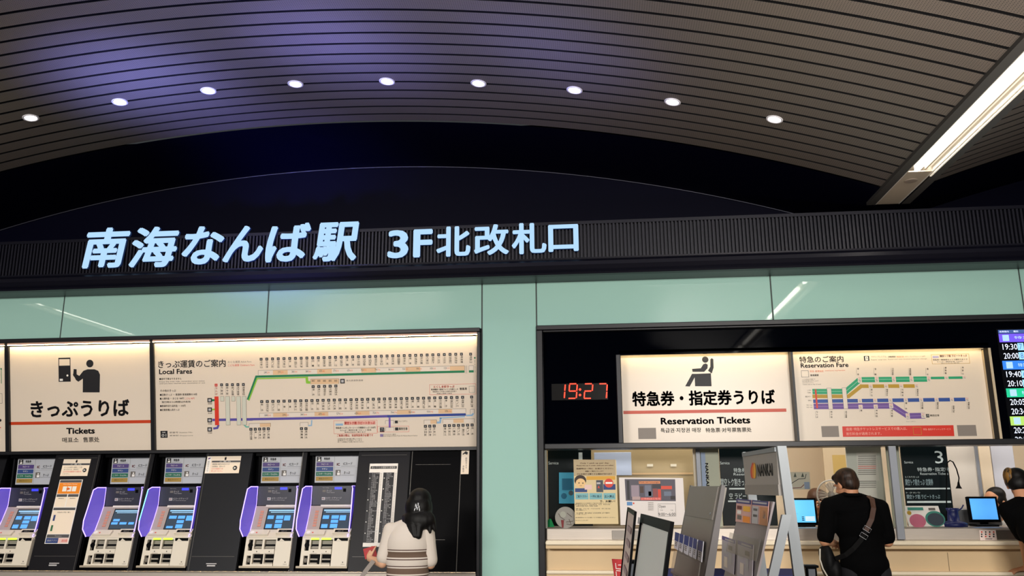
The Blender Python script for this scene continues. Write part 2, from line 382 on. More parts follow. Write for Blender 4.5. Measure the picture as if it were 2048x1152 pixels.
for xd in (-4.402, -5.938):
    m = MB(); m.prism([(xd-.02, -.012, 3.03), (xd-.02, .0, 3.03), (xd-.02, .26, 1.955), (xd-.02, .21, 1.955)], (.04, 0, 0), blackf)
    m.build('trim_5' if xd > -5 else 'trim_6')['kind'] = 'structure'
t = MB(); t.box((-7.6, .19, 1.935), (PXA-.04, .36, 1.962), blackf); struct(t, 'trim_7')
t = MB(); t.box((-7.6, .45, 0), (PXA-.02, .5, 3.0), blackf); struct(t, 'wall_left')
c3 = lambda x, y: (x/3.938, 640+y/3.938)
c4 = lambda x, y: (460+x/3.938, 640+y/3.938)
def T3(mb, txt, x0, y0, x1, y1, m, **k): T(mb, BP, txt, *c3(x0, y0), *c3(x1, y1), m, **k)
def T4(mb, txt, x0, y0, x1, y1, m, **k): T(mb, BP, txt, *c4(x0, y0), *c4(x1, y1), m, **k)
def R4(mb, x0, y0, x1, y1, m, **k): Rc(mb, BP, *c4(x0, y0), *c4(x1, y1), m, **k)
def R3(mb, x0, y0, x1, y1, m, **k): Rc(mb, BP, *c3(x0, y0), *c3(x1, y1), m, **k)
# Tickets board
r = board_thing('ticket_sign', -5.92, -4.42, 'backlit cream Tickets sign with a person at a machine pictogram above the ticket machines')
m = MB(); Fr(m, BP, *c3(460, 298), *c3(556, 487), 1.6, ink); R3(m, 464, 360, 552, 484, ink); R3(m, 464, 300, 552, 309, ink)
R3(m, 471, 463, 496, 480, inkw, k=.002); Ds(m, BP, *c3(532, 437), 2.2, inkw, k=.002); m.build('machine_pictogram', r)
m = MB(); Ds(m, BP, *c3(708, 343), 8.2, ink)
for p in ([(652, 570), (653, 462), (657, 400), (690, 388), (745, 388), (774, 400), (788, 430), (785, 570)], [(653, 462), (618, 486), (600, 474), (625, 440), (657, 400)], [(600, 474), (618, 486), (578, 440), (574, 425), (604, 428), (625, 440)], [(577, 428), (581, 386), (604, 388), (604, 432)]):
    Pg(m, BP, [c3(*q) for q in p], ink)
m.build('person_pictogram', r)
for nm, *q, bd in (('japanese_lettering', 'きっぷうりば', 240, 636, 1020, 768, .032), ('english_lettering', 'Tickets', 522, 850, 748, 898, .04), ('korean_lettering', '매표소', 490, 925, 620, 966, .012), ('chinese_lettering', '售票处', 655, 922, 783, 963, .012)):
    m = MB(); T3(m, *q, ink, bold=bd); m.build(nm, r)
m = MB(); R3(m, 80, 803, 1192, 827, red_line, k=.0015); m.build('red_stripe', r)
# board at the left edge, mostly out of the picture
r = board_thing('fare_sign', -7.5, -5.957, 'backlit cream sign cut off at the left edge of the picture')
m = MB(); Ln(m, BP, [c3(10, 385), c3(11, 500)], 1.2, gr_d); Ds(m, BP, *c3(9, 385), 1.8, gr_d); Fr(m, BP, *c3(-60, 580), *c3(18, 658), .6, ink)
Ds(m, BP, *c3(2, 790), 3, ink); R3(m, -80, 845, 8, 852, inkr); m.build('printed_marks', r)
# Local fares board
r = board_thing('fare_map_sign', -4.385, PXA-.045, 'wide backlit Local Fares board with green and violet route lines')
m = MB(); T3(m, 'きっぷ運賃のご案内', 1245, 320, 1778, 380, ink, bold=.016); m.build('japanese_title', r); m = MB(); T3(m, 'Local Fares', 1253, 388, 1514, 428, ink, bold=.03); m.build('english_title', r)
m = MB(); T3(m, 'おとな運賃 Adult Fare', 1795, 322, 1980, 339, inkg); T3(m, 'こども運賃 Children\'s Fare', 1795, 349, 2005, 366, inkr)
for tx, x0, y0, x1, y1, mt in (('■途中下車はできません', 1256, 456, 1430, 473, ink), ('Enjoy the train ride, remember your ticket', 1256, 481, 1613, 494, inkg), ('until you have reached your destination or exit', 1256, 496, 1616, 509, inkg),
        ('その他のきっぷ', 1262, 548, 1386, 567, ink), ('■回数きっぷ － 普通券 普通運賃の10倍', 1260, 581, 1553, 598, ink), ('■入場料金 － おとな 180円', 1260, 611, 1448, 628, ink), ('こども 90円', 1454, 611, 1532, 626, inkr),
        ('発行時から2時間以内有効', 1274, 639, 1500, 655, ink), ('■普通手回り品料金 － 330円', 1262, 669, 1462, 686, ink), ('■定期券購入用きっぷ', 1262, 700, 1414, 717, ink)):
    T3(m, tx, x0, y0, x1, y1, mt, bold=.01 if mt is ink else 0)
R3(m, 1264, 873, 1320, 928, ink); T3(m, 'NK', 1280, 880, 1306, 890, inkw, k=.003); T3(m, '01', 1274, 897, 1311, 920, inkw, k=.003, bold=.02)
T3(m, '駅番号 Station No.', 1336, 880, 1520, 893, inkg); T3(m, '乗車駅 Departure', 1336, 905, 1520, 917, inkg); m.build('notes_lettering', r)
m = MB()   # route lines
P4 = lambda *a: [c4(*p) for p in a]
Ln(m, BP, P4((140, 628), (207, 446), (1920, 404)), 4.6, gr_d, k=.0012)
Ln(m, BP, P4((148, 634), (214, 462), (600, 452)), 2.6, gr_l, k=.0014); Ln(m, BP, P4((604, 446), (608, 490), (632, 492)), 5.5, gr_l, k=.0016)
Ln(m, BP, P4((-90, 786), (900, 768)), 5, vio, k=.0012); Ln(m, BP, P4((900, 768), (1250, 757)), 5, vio, k=.0012); Ln(m, BP, P4((1240, 758), (1858, 744)), 5, navy, k=.0013)
Ln(m, BP, P4((112, 826), (128, 842), (150, 842)), 3, tealc); Ln(m, BP, P4((644, 788), (642, 830), (618, 832)), 2.6, sky); Ln(m, BP, P4((1860, 752), (1905, 750), (1918, 736)), 3.4, sky, k=.001)
Ln(m, BP, P4((1660, 770), (1655, 806), (1630, 808)), 4, sky); Ln(m, BP, P4((1650, 772), (1850, 760)), 2.5, sky, k=.001)
Ln(m, BP, P4((1257, 768), (1258, 848)), 4, purp, k=.0011); R4(m, 1848, 396, 1882, 424, board, k=.0025)
for dx in (1856, 1866): Ln(m, BP, P4((dx, 358), (dx, 420)), .5, inkg, k=.003)
b = lambda x, y: (x-0, y)
Ln(m, BP, [c3(1660, 632), c3(1700, 631)], 4.4, gr_d); Ln(m, BP, [c3(1664, 705), c3(1700, 704)], 3.2, gr_l); Ln(m, BP, [c3(1672, 787), c3(1990, 783)], 5, vio); Ln(m, BP, [c3(1680, 855), c3(1712, 850), c3(1722, 826)], 4.5, vio)
R3(m, 1690, 602, 1724, 828, redst, k=.003)
for x in (1736, 1823): R3(m, x, 601, x+30, 640, inkg, k=.002); R3(m, x+2, 603, x+28, 638, stat, k=.003)
for x in (1776, 1862, 1906): R3(m, x, 601, x+36, 828, inkg, k=.002); R3(m, x+2, 603, x+34, 826, stat, k=.003)
m.build('route_lines', r)
m = MB()   # fare bands and frames
def band(x0, y0, x1, y1, dy, n, off=0):
    for i in range(n):
        xa = x0+(x1-x0)*i/n; xb = x0+(x1-x0)*(i+1)/n; ya = y0+(y1-y0)*i/n
        R4(m, xa, ya, xb, ya+dy, sandb if (i+off) % 3 == 1 else paleb, k=.0008)
    Ln(m, BP, P4((x0, y0), (x1, y1)), .6, inkg, k=.0011); Ln(m, BP, P4((x0, y0), (x0, y0+dy)), .6, inkg, k=.0011); Ln(m, BP, P4((x1, y1), (x1, y1+dy)), .6, inkg, k=.0011)
band(222, 398, 1848, 360, 36, 14); band(232, 734, 1858, 698, 32, 15); band(636, 466, 858, 462, 40, 1, 1); band(150, 816, 320, 812, 28, 2); band(552, 808, 616, 806, 28, 1)
band(1528, 788, 1628, 786, 30, 2); band(1676, 782, 1924, 776, 30, 3); band(1882, 360, 1918, 358, 36, 1); band(1892, 704, 1924, 702, 36, 1); band(1224, 792, 1290, 790, 28, 1); band(1226, 846, 1292, 845, 28, 1)
for x0, y0, x1, y1 in ((816, 792, 1160, 896), (1160, 838, 1410, 884), (1570, 508, 1938, 590)): Fr(m, BP, *c4(x0, y0), *c4(x1, y1), .5, inkr)
R4(m, 1882, 520, 1928, 572, inkg, k=.001); R4(m, 1884, 522, 1926, 570, board, k=.0015)
m.build('fare_bands', r)
m = MB()   # station names, one column each
def col(txt, cx, y, x_w=22, hgt=58, mt=ink, icon=True, R=c4):
    if icon: Rc(m, BP, *R(cx-x_w/2, y), *R(cx+x_w/2, y+22), redst if mt is inkr else ink); Ds(m, BP, *R(cx, y+11), 1.2, inkw2, k=.002, n=8)
    n = len(txt); s = hgt/max(n, 3); w = 8.5
    for i, ch in enumerate(txt):
        yy = y+26+(hgt-s)*(i/(n-1) if n > 1 else .5)
        T(m, BP, ch, *R(cx-w+3, yy), *R(cx+w+3, yy+min(s*.92, 16)), mt, k=.002, res=1, bold=.006)
    Ln(m, BP, [R(cx-9, y+28), R(cx-8, y+22+hgt)], .35, inkg)
koya = '帝塚山,住吉東,沢ノ町,我孫子前,浅香山,堺東,三国ヶ丘,百舌鳥八幡,中百舌鳥,白鷺,初芝,萩原天神,北野田,狭山,大阪狭山市,金剛,滝谷,千代田,河内長野,三日市町,美加の台,千早口,天見,紀見峠,林間田園都市,御幸辻,橋本,紀伊清水,学文路,九度山,高野下,下古沢,上古沢,紀伊細川,紀伊神谷,極楽橋'.split(',')
for i, s in enumerate(koya): col(s, 245+(1823-245)*i/35, 298-40*i/35, mt=ink)
col('高野山', 1895, 258)
main = '粉浜,住吉大社,住ノ江,七道,堺,湊,石津川,諏訪ノ森,浜寺公園,羽衣,高石,北助松,松ノ浜,泉大津,忠岡,春木,和泉大宮,岸和田,蛸地蔵,貝塚,二色浜,鶴原,井原里,泉佐野,羽倉崎,吉見ノ里,岡田浦,樽井,尾崎,鳥取ノ荘,箱作,淡輪,みさき公園,孝子,和歌山大学前,紀ノ川,和歌山市'.split(',')
for i, s in enumerate(main): col(s, 250+(1832-250)*i/36, 632-34*i/36, 24, 66)
col('和歌山港', 1903, 596, 24, 66)
for i, s in enumerate('深井,泉ヶ丘,栂美木多,光明池,和泉中央'.split(',')): col(s, 655+i*44.7, 514-i*1.2, 24, 60)
for i, s in enumerate('西天下茶屋,津守,木津川,芦原町,汐見橋'.split(',')): col(s, 165+i*34.2, 850-i*1, 24, 68)
for i, s in enumerate('伽羅橋,高師浜'.split(',')): col(s, 563+i*35, 845, 24, 68)
for i, s in enumerate('深日町,深日港,多奈川'.split(',')): col(s, 1539+i*34.5, 826-i, 24, 68)
for i, s in enumerate('東松江,中松江,八幡前,西ノ庄,二里ヶ浜,磯ノ浦,加太'.split(',')): col(s, 1692+i*35.8, 822-i, 24, 68)
for i, s in enumerate('今宮戎,新今宮,萩ノ茶屋,天下茶屋,岸里玉出'.split(',')): col(s, 1745+i*43, 500-i*.6, 22, 70, R=c3)
col('なんば', 1702, 502, 22, 70, inkr, R=c3)
m.build('station_lettering', r)
m = MB()   # fares and small notices
for i, s in enumerate('240 290 380 380 470 570 650 720 790 860 930 990 1050 1120 1390'.split()):
    x = 268+i*109; y = 404-i*2.6
    if x < 1790: T4(m, s, x, y, x+22, y+17, ink, k=.002, res=1); T4(m, s[:-2]+'0', x+24, y+2, x+44, y+17, inko, k=.002, res=1)
for i, s in enumerate('180 290 380 470 570 650 720 790 860 930 970'.split()):
    x = 272+i*142; y = 742-i*3.2; T4(m, s, x, y, x+26, y+17, ink, k=.002, res=1); T4(m, s[:-2]+'0', x+28, y+2, x+50, y+17, inko, k=.002, res=1)
for i in range(5): T4(m, '440', 643+i*44.5, 470, 668+i*44.5, 488, ink, k=.002, res=1)
R4(m, 868, 464, 904, 500, ink); R4(m, 876, 472, 896, 492, inkw2, k=.002); T4(m, '泉北高速鉄道線', 915, 470, 1048, 484, inkg, k=.002)
R4(m, 900, 798, 1146, 826, M('red_tint', 'e8a79a', .5)); R4(m, 832, 816, 890, 832, sky); T4(m, '関空トク割 ラピートきっぷ', 902, 800, 1142, 824, brd_red, k=.002, bold=.02)
T4(m, '特急券＋レギュラーシート付乗車きっぷ 1350円', 834, 842, 1146, 858, ink, k=.002, bold=.015); T4(m, 'なんば－関西空港 ラピート専用', 866, 862, 1112, 876, ink, k=.002); T4(m, '発売は当日に限ります', 902, 878, 1070, 890, ink, k=.002)
T4(m, 'ご乗車の際は、別途特急券が必要です', 842, 900, 1128, 920, inkr, k=.002, bold=.02)
for i, s in enumerate(('空港特急券は券売機で購入できます', '係員窓口でも発売しています', '詳しくは係員までお問い合わせください')): T4(m, s, 848, 932+i*12, 1040+14*(i == 2), 942+i*12, ink, k=.002)
R4(m, 1180, 846, 1216, 882, ink); T4(m, '✈', 1186, 850, 1212, 878, inkw2, k=.003)
R4(m, 1298, 792, 1322, 814, ink); T4(m, 'りんくうタウン', 1328, 790, 1398, 804, inkg, k=.002); R4(m, 1300, 846, 1326, 870, ink); T4(m, '関西空港', 1330, 846, 1398, 868, ink, k=.002, bold=.02)
R4(m, 1182, 898, 1206, 920, M('note_purple', '8a78a8', .5)); T4(m, 'のりかえのご案内', 1206, 896, 1306, 907, inkg, k=.002); T4(m, 'Please change at Rinku-Town for Kansai-Airport Station', 1200, 908, 1476, 920, inkg, k=.002)
T4(m, 'とくしま好きっぷ', 1604, 516, 1768, 536, inkr, k=.002, bold=.03); T4(m, '南海電車＋南海フェリー片道きっぷ', 1584, 541, 1796, 554, ink, k=.002, bold=.02); T4(m, '徳島港まで片道のみ発売当日限り', 1596, 558, 1784, 571, ink, k=.002); T4(m, '和歌山港駅で発売', 1628, 575, 1748, 585, ink, k=.002); T4(m, '徳島港', 1808, 532, 1866, 552, ink, k=.002, bold=.02)
for i, y in enumerate((632, 706, 790, 862)): R3(m, 1634, y-17, 1670, y+17, ink, k=.0015); R3(m, 1642, y-9, 1662, y+9, inkw2, k=.002); T3(m, ('高野線', '泉北線', '南海線', '空港線')[i], 1638, y+22, 1670, y+33, ink, k=.002)
Ds(m, BP, *c4(1928, 298), 1.8, gr_d); T4(m, 'ケーブル', 1924, 316, 1934, 412, gr_d, k=.002, vertical=True)
m.build('notice_lettering', r)
# ------------------------------------------------------------------ ticket machines and the panels between them
mdark = M('machine_charcoal', '131217', .42, .1, spec=.25); mdark2 = M('machine_grey_edge', '5a5754', .4, .3); mblack = M('machine_black', '030305', .45, spec=.06)
cream = M('machine_cream', 'ddd4c4', .45); consm = M('console_taupe', 'b3a59d', .4, .15); capm = M('console_cap', 'ddd6d0', .4)
scr = M('touch_screen', '20262e', .2, emit='6f8294', es=.28); sbtn = M('screen_button', '4a8fe0', .3, emit='5b9ff0', es=.8); sbtn2 = M('screen_header', '8fc0e0', .3, emit='8cb8dc', es=.6)
wingm = M('wing_violet', '7a6cc0', .35, emit='5c46e0', es=.34); ledv = M('wing_led', 'b7a8ff', .3, emit='9d86ff', es=2.6); ledc = M('wing_led_cyan', 'a8f0ff', .3, emit='5ad8f0', es=2.0)
glow = M('guide_lamp', 'c4f04a', .4, emit='b4ee30', es=1.3); blued = M('blue_readout', '2030ff', .4, emit='2a2cff', es=2.2)
plate = M('machine_sign_face', 'b7b9be', .4, emit='b0b2b8', es=.06)
def pbox(mb, pl, u0, v0, u1, v1, k0, k1, m): mb.prism([pl.w(u0, v0, k1), pl.w(u1, v0, k1), pl.w(u1, v1, k1), pl.w(u0, v1, k1)], -pl.n*(k1-k0), m)
def uvr(mb, pl, u0, v0, u1, v1, m, k): mb.poly([pl.w(u0, v0, k), pl.w(u1, v0, k), pl.w(u1, v1, k), pl.w(u0, v1, k)], m)
RV = (0, .22, 1)
def machine(xl, label, menu=0, lamps=False, cyan=False, divider=True):
    w = .452
    r = thing('ticket_machine', (xl+w/2, 0, .85), label, 'ticket machine', 'ticket machines in the row under the fare boards')
    TP = PL((xl, 0, .85), (1, 0, 0), RV)
    m = MB(); m.box((xl-.035, .33, .86), (xl+w+.0, .45, 1.93), mblack); m.box((xl-.035, .0, .85), (xl+w, .33, .885), mblack); m.prism([(xl-.0575, .01, .86), (xl-.0575, .33, .86), (xl-.0575, .33, 1.93), (xl-.0575, .245, 1.93)], (.006, 0, 0), mblack)
    m.box((xl-.03, .25, 1.9), (xl+w, .34, 1.93), mblack); m.build('cabinet', r)
    if divider:
        m = MB(); m.prism([(xl+w-.008, .0, .85), (xl+w-.008, .3, .85), (xl+w-.008, .34, 1.93), (xl+w-.008, .2376, 1.93)], (.047, 0, 0), mdark)
        m.prism([(xl+w-.008, -.002, .85), (xl+w-.008, .006, .85), (xl+w-.008, .244, 1.93), (xl+w-.008, .2356, 1.93)], (.008, 0, 0), mdark2); m.build('divider', r)
    # lit sign at the top
    SP = PL((xl+.005, .32, 1.642), (1, 0, 0), (0, 0, 1)); m = MB(); pbox(m, SP, 0, 0, .44, .255, -.02, 0, plate)
    s = m.build('machine_sign', r); m = MB()
    uvr(m, SP, .012, .2, .058, .246, ink, .001); Ds_uv(m, SP, .035, .235, .006, inkw, .002); m.poly([SP.w(.022, .205, .002), SP.w(.05, .205, .002), SP.w(.046, .225, .002), SP.w(.03, .222, .002)], inkw)
    text_uv(m, SP, '特急券', .085, .215, .145, .24, ink, .002, bold=.03); uvr(m, SP, .062, .203, .165, .205, ink, .002)
    for i, (c, tx) in enumerate((('52407e', 'ラピート'), ('2f4a86', 'サザン'), ('146b52', 'こうや・りんかん'), ('a8873a', '泉北ライナー'))):
        v0 = .155-i*.046; uvr(m, SP, .01, v0, .18, v0+.04, M('sign_band_'+c, c, .5), .001); n = len(tx)*.009; text_uv(m, SP, tx, .095-n, v0+.012, .095+n, v0+.029, inkw if i < 3 else ink, .002)
    uvr(m, SP, .19, .005, .192, .25, inkg, .001); text_uv(m, SP, 'IC', .215, .16, .245, .185, inkr, .002, bold=.04); text_uv(m, SP, 'ICカード', .28, .165, .37, .192, ink, .002, bold=.01); uvr(m, SP, .26, .154, .40, .156, ink, .002)
    uvr(m, SP, .205, .065, .255, .12, inkg, .001); Ds_uv(m, SP, .236, .104, .008, inkw, .002); uvr(m, SP, .222, .07, .25, .093, inkw, .002); text_uv(m, SP, 'きっぷ', .29, .08, .35, .105, ink, .002, bold=.01); uvr(m, SP, .262, .068, .39, .07, ink, .002); uvr(m, SP, .192, .14, .44, .141, inkg, .001)
    m.build('sign_print', s)
    # info panel
    IP = PL((xl+.005, .27, 1.43), (1, 0, 0), (0, 0, 1)); m = MB(); pbox(m, IP, 0, 0, .44, .18, -.05, 0, M('info_panel', '2e2f3c', .35)); s = m.build('info_panel', r)
    m = MB(); text_uv(m, IP, 'Multi-Vending', .1, .158, .16, .166, inkw2, .001); uvr(m, IP, .1, .122, .132, .143, inkg, .001); text_uv(m, IP, 'きっぷ', .14, .126, .19, .144, inkw2, .001); text_uv(m, IP, 'Train tickets', .14, .113, .22, .122, inkw2, .001)
    uvr(m, IP, .095, .048, .13, .075, inkw2, .001); text_uv(m, IP, 'IC', .101, .055, .124, .069, inkr, .002, bold=.03); text_uv(m, IP, 'ICカードチャージ', .14, .058, .29, .076, inkw2, .001); text_uv(m, IP, 'IC Card Recharge', .14, .044, .27, .053, inkw2, .001)
    m.build('info_lettering', s); m = MB(); uvr(m, IP, .22, .148, .29, .168, blued, .001); m.build('blue_readout', s)
    m = MB(); m.box((xl+.31, .262, 1.555), (xl+.335, .27, 1.585), mblack); m.build('camera_window', s)
    # console with touch screen
    CP = PL((xl, .15, 1.2), (1, 0, 0), (0, .11, .225)); m = MB(); pbox(m, CP, 0, 0, w, .25, -.03, 0, consm); s = m.build('console', r)
    m = MB(); pbox(m, CP, .1, .235, .44, .255, 0, .012, capm); m.build('console_cap', s)
    m = MB(); uvr(m, CP, .125, .012, .43, .225, mblack, .002); uvr(m, CP, .132, .018, .425, .22, scr, .003)
    uvr(m, CP, .14, .195, .42, .208, sbtn2, .004); uvr(m, CP, .16, .18, .41, .187, sbtn2, .004)
    bt = [(.14, .115, .2, .15), (.225, .115, .295, .15), (.305, .1, .365, .15), (.225, .075, .295, .105), (.14, .024, .2, .062), (.225, .024, .295, .065)] if menu == 0 else [(.15, .095, .215, .118), (.14, .062, .205, .085), (.225, .062, .295, .085), (.315, .062, .37, .085)] if menu == 1 else [(.15, .12, .225, .15), (.24, .12, .31, .15), (.325, .1, .39, .15), (.24, .075, .31, .105), (.15, .024, .215, .045), (.24, .024, .31, .062)]
    for q in bt: uvr(m, CP, *q, sbtn, .005)
    m.build('touch_screen', s)
    for i in range(6): m = MB(); pbox(m, CP, .055, .04+i*.028, .088, .06+i*.028, 0, .003, M('key_label', 'c98a74' if i == 0 else '8e7f78', .5)); m.build('key', s)
    # wings
    back = [(.27, 1.605), (.27, 1.43), (.155, 1.2), (.15, 1.2)]
    yp = lambda z: (z-.85)*.22
    for sx, dx, nm in ((xl-.002, -.05, 'left'), (xl+w-.03, .012, 'right')):
        fw = 1 if dx < 0 else -.15
        F = [(sx+dx*.5, .16, 1.607), (sx+dx*.85, yp(1.57)-.035*fw, 1.585), (sx+dx, yp(1.44)-.05*fw, 1.44), (sx+dx, yp(1.3)-.075*fw, 1.3), (sx+dx, yp(1.22)-.06*fw, 1.22), (sx+dx*.6, yp(1.15)-.01*fw, 1.15)]
        B = [(sx, .27, 1.607), (sx, .27, 1.585), (sx, .262, 1.44), (sx, .2, 1.3), (sx, .16, 1.22), (sx, .12, 1.15)]
        m = MB()
        for i in range(5): m.prism([B[i], B[i+1], F[i+1], F[i]], (-.004 if dx < 0 else .004, 0, 0), wingm)
        q = m.build('side_wing', r)
        m = MB(); m.tube([B[0]]+F[:2], .0045, ledv, 6); m.tube(F[1:4], .005, ledc if cyan and dx < 0 else ledv, 6); m.tube(F[3:], .005, ledv, 6); m.tube([B[0], B[2], B[3], B[5]], .003, ledv, 6); m.build('edge_light', q)
    # cream shelf
    m = MB(); m.prism([(xl, .06, 1.142), (xl, .15, 1.142), (xl, .165, 1.215), (xl, .145, 1.205)], (w, 0, 0), cream); s = m.build('shelf', r)
    m = MB(); HP = PL((xl, .06, 1.142), (1, 0, 0), (0, .085, .063)); pbox(m, HP, .02, .02, .2, .085, 0, .02, cream); Ds_uv(m, HP, .045, .05, .02, inkw, .021); m.build('coin_inlet', s)
    m = MB(); Ds_uv(m, HP, .088, .045, .008, inkr, .022); m.build('red_button', s)
    m = MB(); pbox(m, HP, .28, .03, .45, .09, 0, .03, cream); uvr(m, HP, .3, .04, .44, .072, mblack, .031); text_uv(m, HP, 'ICカード', .33, .046, .38, .06, inkw2, .032); m.build('card_slot', s)
    # tray unit: dark inside, cream frame pieces in front
    m = MB(); pbox(m, TP, 0, .03, w, .298, -.06, -.035, mblack); s = m.build('tray_recess', r)
    m = MB()
    for q in ((0, .03, .085, .055), (0, .28, w, .298), (0, .055, .03, .28), (.07, .055, .085, .28), (.085, .15, .285, .195), (.162, .195, .182, .28), (.085, .03, .285, .06), (.187, .06, .198, .15), (.03, .135, .07, .18)): pbox(m, TP, *q, -.035, 0, cream)
    m.lathe(TP.w(.05, .23, -.0), -TP.n, [(.024, -.001), (.024, .02), (.02, .022), (0, .022)], mblack, 16); m.lathe(TP.w(.05, .095, -.03), TP.n, [(.022, 0), (.022, .025), (.016, .03), (0, .03)], M('tray_knob', '6e675e', .5), 16)
    for i in (.118, .238): m.lathe(TP.w(i, .172, 0), TP.n, [(.005, 0), (.005, .001), (0, .001)], mblack, 8)
    m.build('tray_frame', s)
    for a, b_ in ((.09, .158), (.187, .28)):
        m = MB(); pbox(m, TP, a, .2, b_, .275, -.034, -.028, M('bill_tray', '8d877c', .5)); pbox(m, TP, a, .225, b_, .24, -.03, -.015, mblack); pbox(m, TP, a, .205, b_, .212, -.03, -.01, M('bill_lip', 'a59d90', .5)); pbox(m, TP, a+.005, .155, b_-.005, .157, 0, .001, inkg); m.build('bill_slot', s)
        m = MB(); pbox(m, TP, a, .062, b_, .075, -.034, -.008, M('bill_lip')); pbox(m, TP, a, .1, b_, .112, -.034, -.015, M('bill_lip')); m.build('return_tray', s)
    m = MB(); pbox(m, TP, .298, .04, .448, .295, -.035, .018, cream); uvr(m, TP, .31, .265, .44, .292, mblack, .019); m.poly([TP.w(.33, .266, .02), TP.w(.38, .266, .02), TP.w(.345, .287, .02)], cream)
    Ds_uv(m, TP, .41, .075, .006, inkg, .019); text_uv(m, TP, 'OMRON', .392, .052, .428, .06, inkg, .019); m.build('printer_box', s)
    if lamps:
        for a, b_ in ((.085, .16), (.185, .275)): m = MB(); pbox(m, TP, a, .278, b_, .294, 0, .004, glow); m.build('guide_lamp', s)
    m = MB(); m.box((xl-.03, -.002, .875), (xl+w, .02, .893), M('base_lip', 'b9ad9a', .4, .4)); m.build('base_lip', r)
    return r
def Ds_uv(mb, pl, u, v, rr, m, k, n=16): mb.poly([pl.w(u+rr*math.cos(2*math.pi*i/n), v+rr*math.sin(2*math.pi*i/n), k) for i in range(n)], m)
machine(-5.895, 'ticket machine at the left edge of the picture, left of the poster panel', 0, True, divider=False)
machine(-4.885, 'ticket machine just right of the orange poster panel, its screen with few buttons', 1)
machine(-4.325, 'ticket machine just left of the plain charcoal panel, with a cyan tipped wing light', 2, True, True, divider=False)
machine(-3.328, 'ticket machine just right of the plain charcoal panel, no green lamps lit', 0)
machine(-2.785, 'ticket machine just left of the station list panel, green lamps lit', 0, True, divider=False)
RP = PL((0, 0, .85), (1, 0, 0), RV); rv = lambda z: (z-.85)*math.hypot(1, .22)
def panel(xa, xb, label, mt=mdark):
    r = thing('machine_panel', ((xa+xb)/2, 0, .85), label, 'panel', None)
    m = MB(); m.prism([(xa, 0, .85), (xa, .34, .85), (xa, .36, 1.93), (xa, .2376, 1.93)], (xb-xa, 0, 0), mt); m.build('panel_body', r); return r
c5 = lambda x, y: (x/4.2667, 890+y/4.2667)
c6 = lambda x, y: (460+x/3.938, 890+y/3.938)
TR = lambda mb, tx, c, x0, y0, x1, y1, mt, **k: T(mb, RP, tx, *c(x0, y0), *c(x1, y1), mt, **k)
def quad(mb, pts, m, k): mb.poly([RP.w(*RP.uv(*p), k) for p in pts], m)
paper = M('paper_cream', 'f3e2cd', .6); paperw = M('paper_white', 'f2ece6', .6); orange = M('poster_orange', 'f08a14', .55); navyp = M('poster_navy', '2a3f78', .55); greyp = M('poster_grey', '4f4e50', .55)
def seam_lines(r, xa, xb, zs, verts=()):
    m = MB()
    for z in zs: uvr(m, RP, xa+.03, rv(z), xb-.03, rv(z)+.003, mdark2, .0008)
    for x in verts: uvr(m, RP, x, .0, x+.004, rv(1.93), mdark2, .0008)
    m.build('panel_seam', r)
p1 = panel(-5.43, -4.955, 'charcoal panel between the first two ticket machines, with the orange poster'); seam_lines(p1, -5.43, -4.955, (.972, 1.895), (-4.975,))
m = MB(); uvr(m, RP, -5.23, .058, -5.13, .066, inkw2, .001); uvr(m, RP, -5.23, .038, -5.15, .05, inkw2, .001); m.build('panel_badge', p1)
# information notice and service poster on it
def rposter(name, u0, z0, u1, z1, mt, label, k=.003):
    m = MB(); pbox(m, RP, u0, rv(z0), u1, rv(z1), 0, k, mt)
    r = thing(name, RP.w((u0+u1)/2, rv(z0)), label, 'notice'); m.build('paper_sheet', r); return r
q = rposter('notice', -5.335, 1.72, -5.05, 1.885, paper, 'small cream information notice with an arrow, above the orange poster')
U = lambda a, b, f: a+(b-a)*f
m = MB(); uvr(m, RP, -5.335, rv(1.825), -5.05, rv(1.843), greyp, .004); text_uv(m, RP, 'i', -5.205, rv(1.85), -5.185, rv(1.878), ink, .004, bold=.08); text_uv(m, RP, 'ご 案 内', -5.25, rv(1.828), -5.14, rv(1.84), inkw, .005)
for i, s in enumerate(('きっぷの紛失･盗難にご注意', 'ありませんか。乗車前に', '必ず行先を運賃表でお確かめ', 'ください。')): text_uv(m, RP, s, -5.31, rv(1.797-i*.021), -5.31+.0145*len(s), rv(1.797-i*.021)+.015, inkg if i != 2 else inkr, .004)
m.lathe(RP.w(-5.09, rv(1.775), .0035), RP.n, [(.02, 0), (.02, .001), (0, .001)], ink, 20); text_uv(m, RP, '➤', -5.103, rv(1.765), -5.077, rv(1.785), inkw, .006); m.build('notice_print', q)
q = rposter('service_poster', -5.325, 1.085, -5.085, 1.685, paperw, 'tall service poster with an orange top block on the charcoal panel')
m = MB(); u0, u1 = -5.318, -5.092
uvr(m, RP, u0, rv(1.657), u1, rv(1.68), greyp, .004); uvr(m, RP, u0, rv(1.55), u1, rv(1.655), orange, .004); text_uv(m, RP, 'Visit Osaka Kansai', u0+.04, rv(1.635), u1-.04, rv(1.647), paper, .005)
for f, mt in ((.2, paperw), (.42, paperw), (.64, paperw)): uvr(m, RP, u0+.226*f, rv(1.572), u0+.226*f+.042, rv(1.62), mt, .005)
m.poly([RP.w(-5.215+.02*math.cos(a)*(.5 if i % 2 else 1), rv(1.596)+.014*math.sin(a), .006) for i, a in enumerate(np.linspace(0, 6.1, 9))], inko)
for a, b_ in ((u0, -5.21), (-5.2, u1)): uvr(m, RP, a, rv(1.52), b_, rv(1.545), greyp, .004); uvr(m, RP, a, rv(1.425), b_, rv(1.518), paper, .004); text_uv(m, RP, '路線案内', a+.025, rv(1.5), b_-.025, rv(1.51), ink, .005)
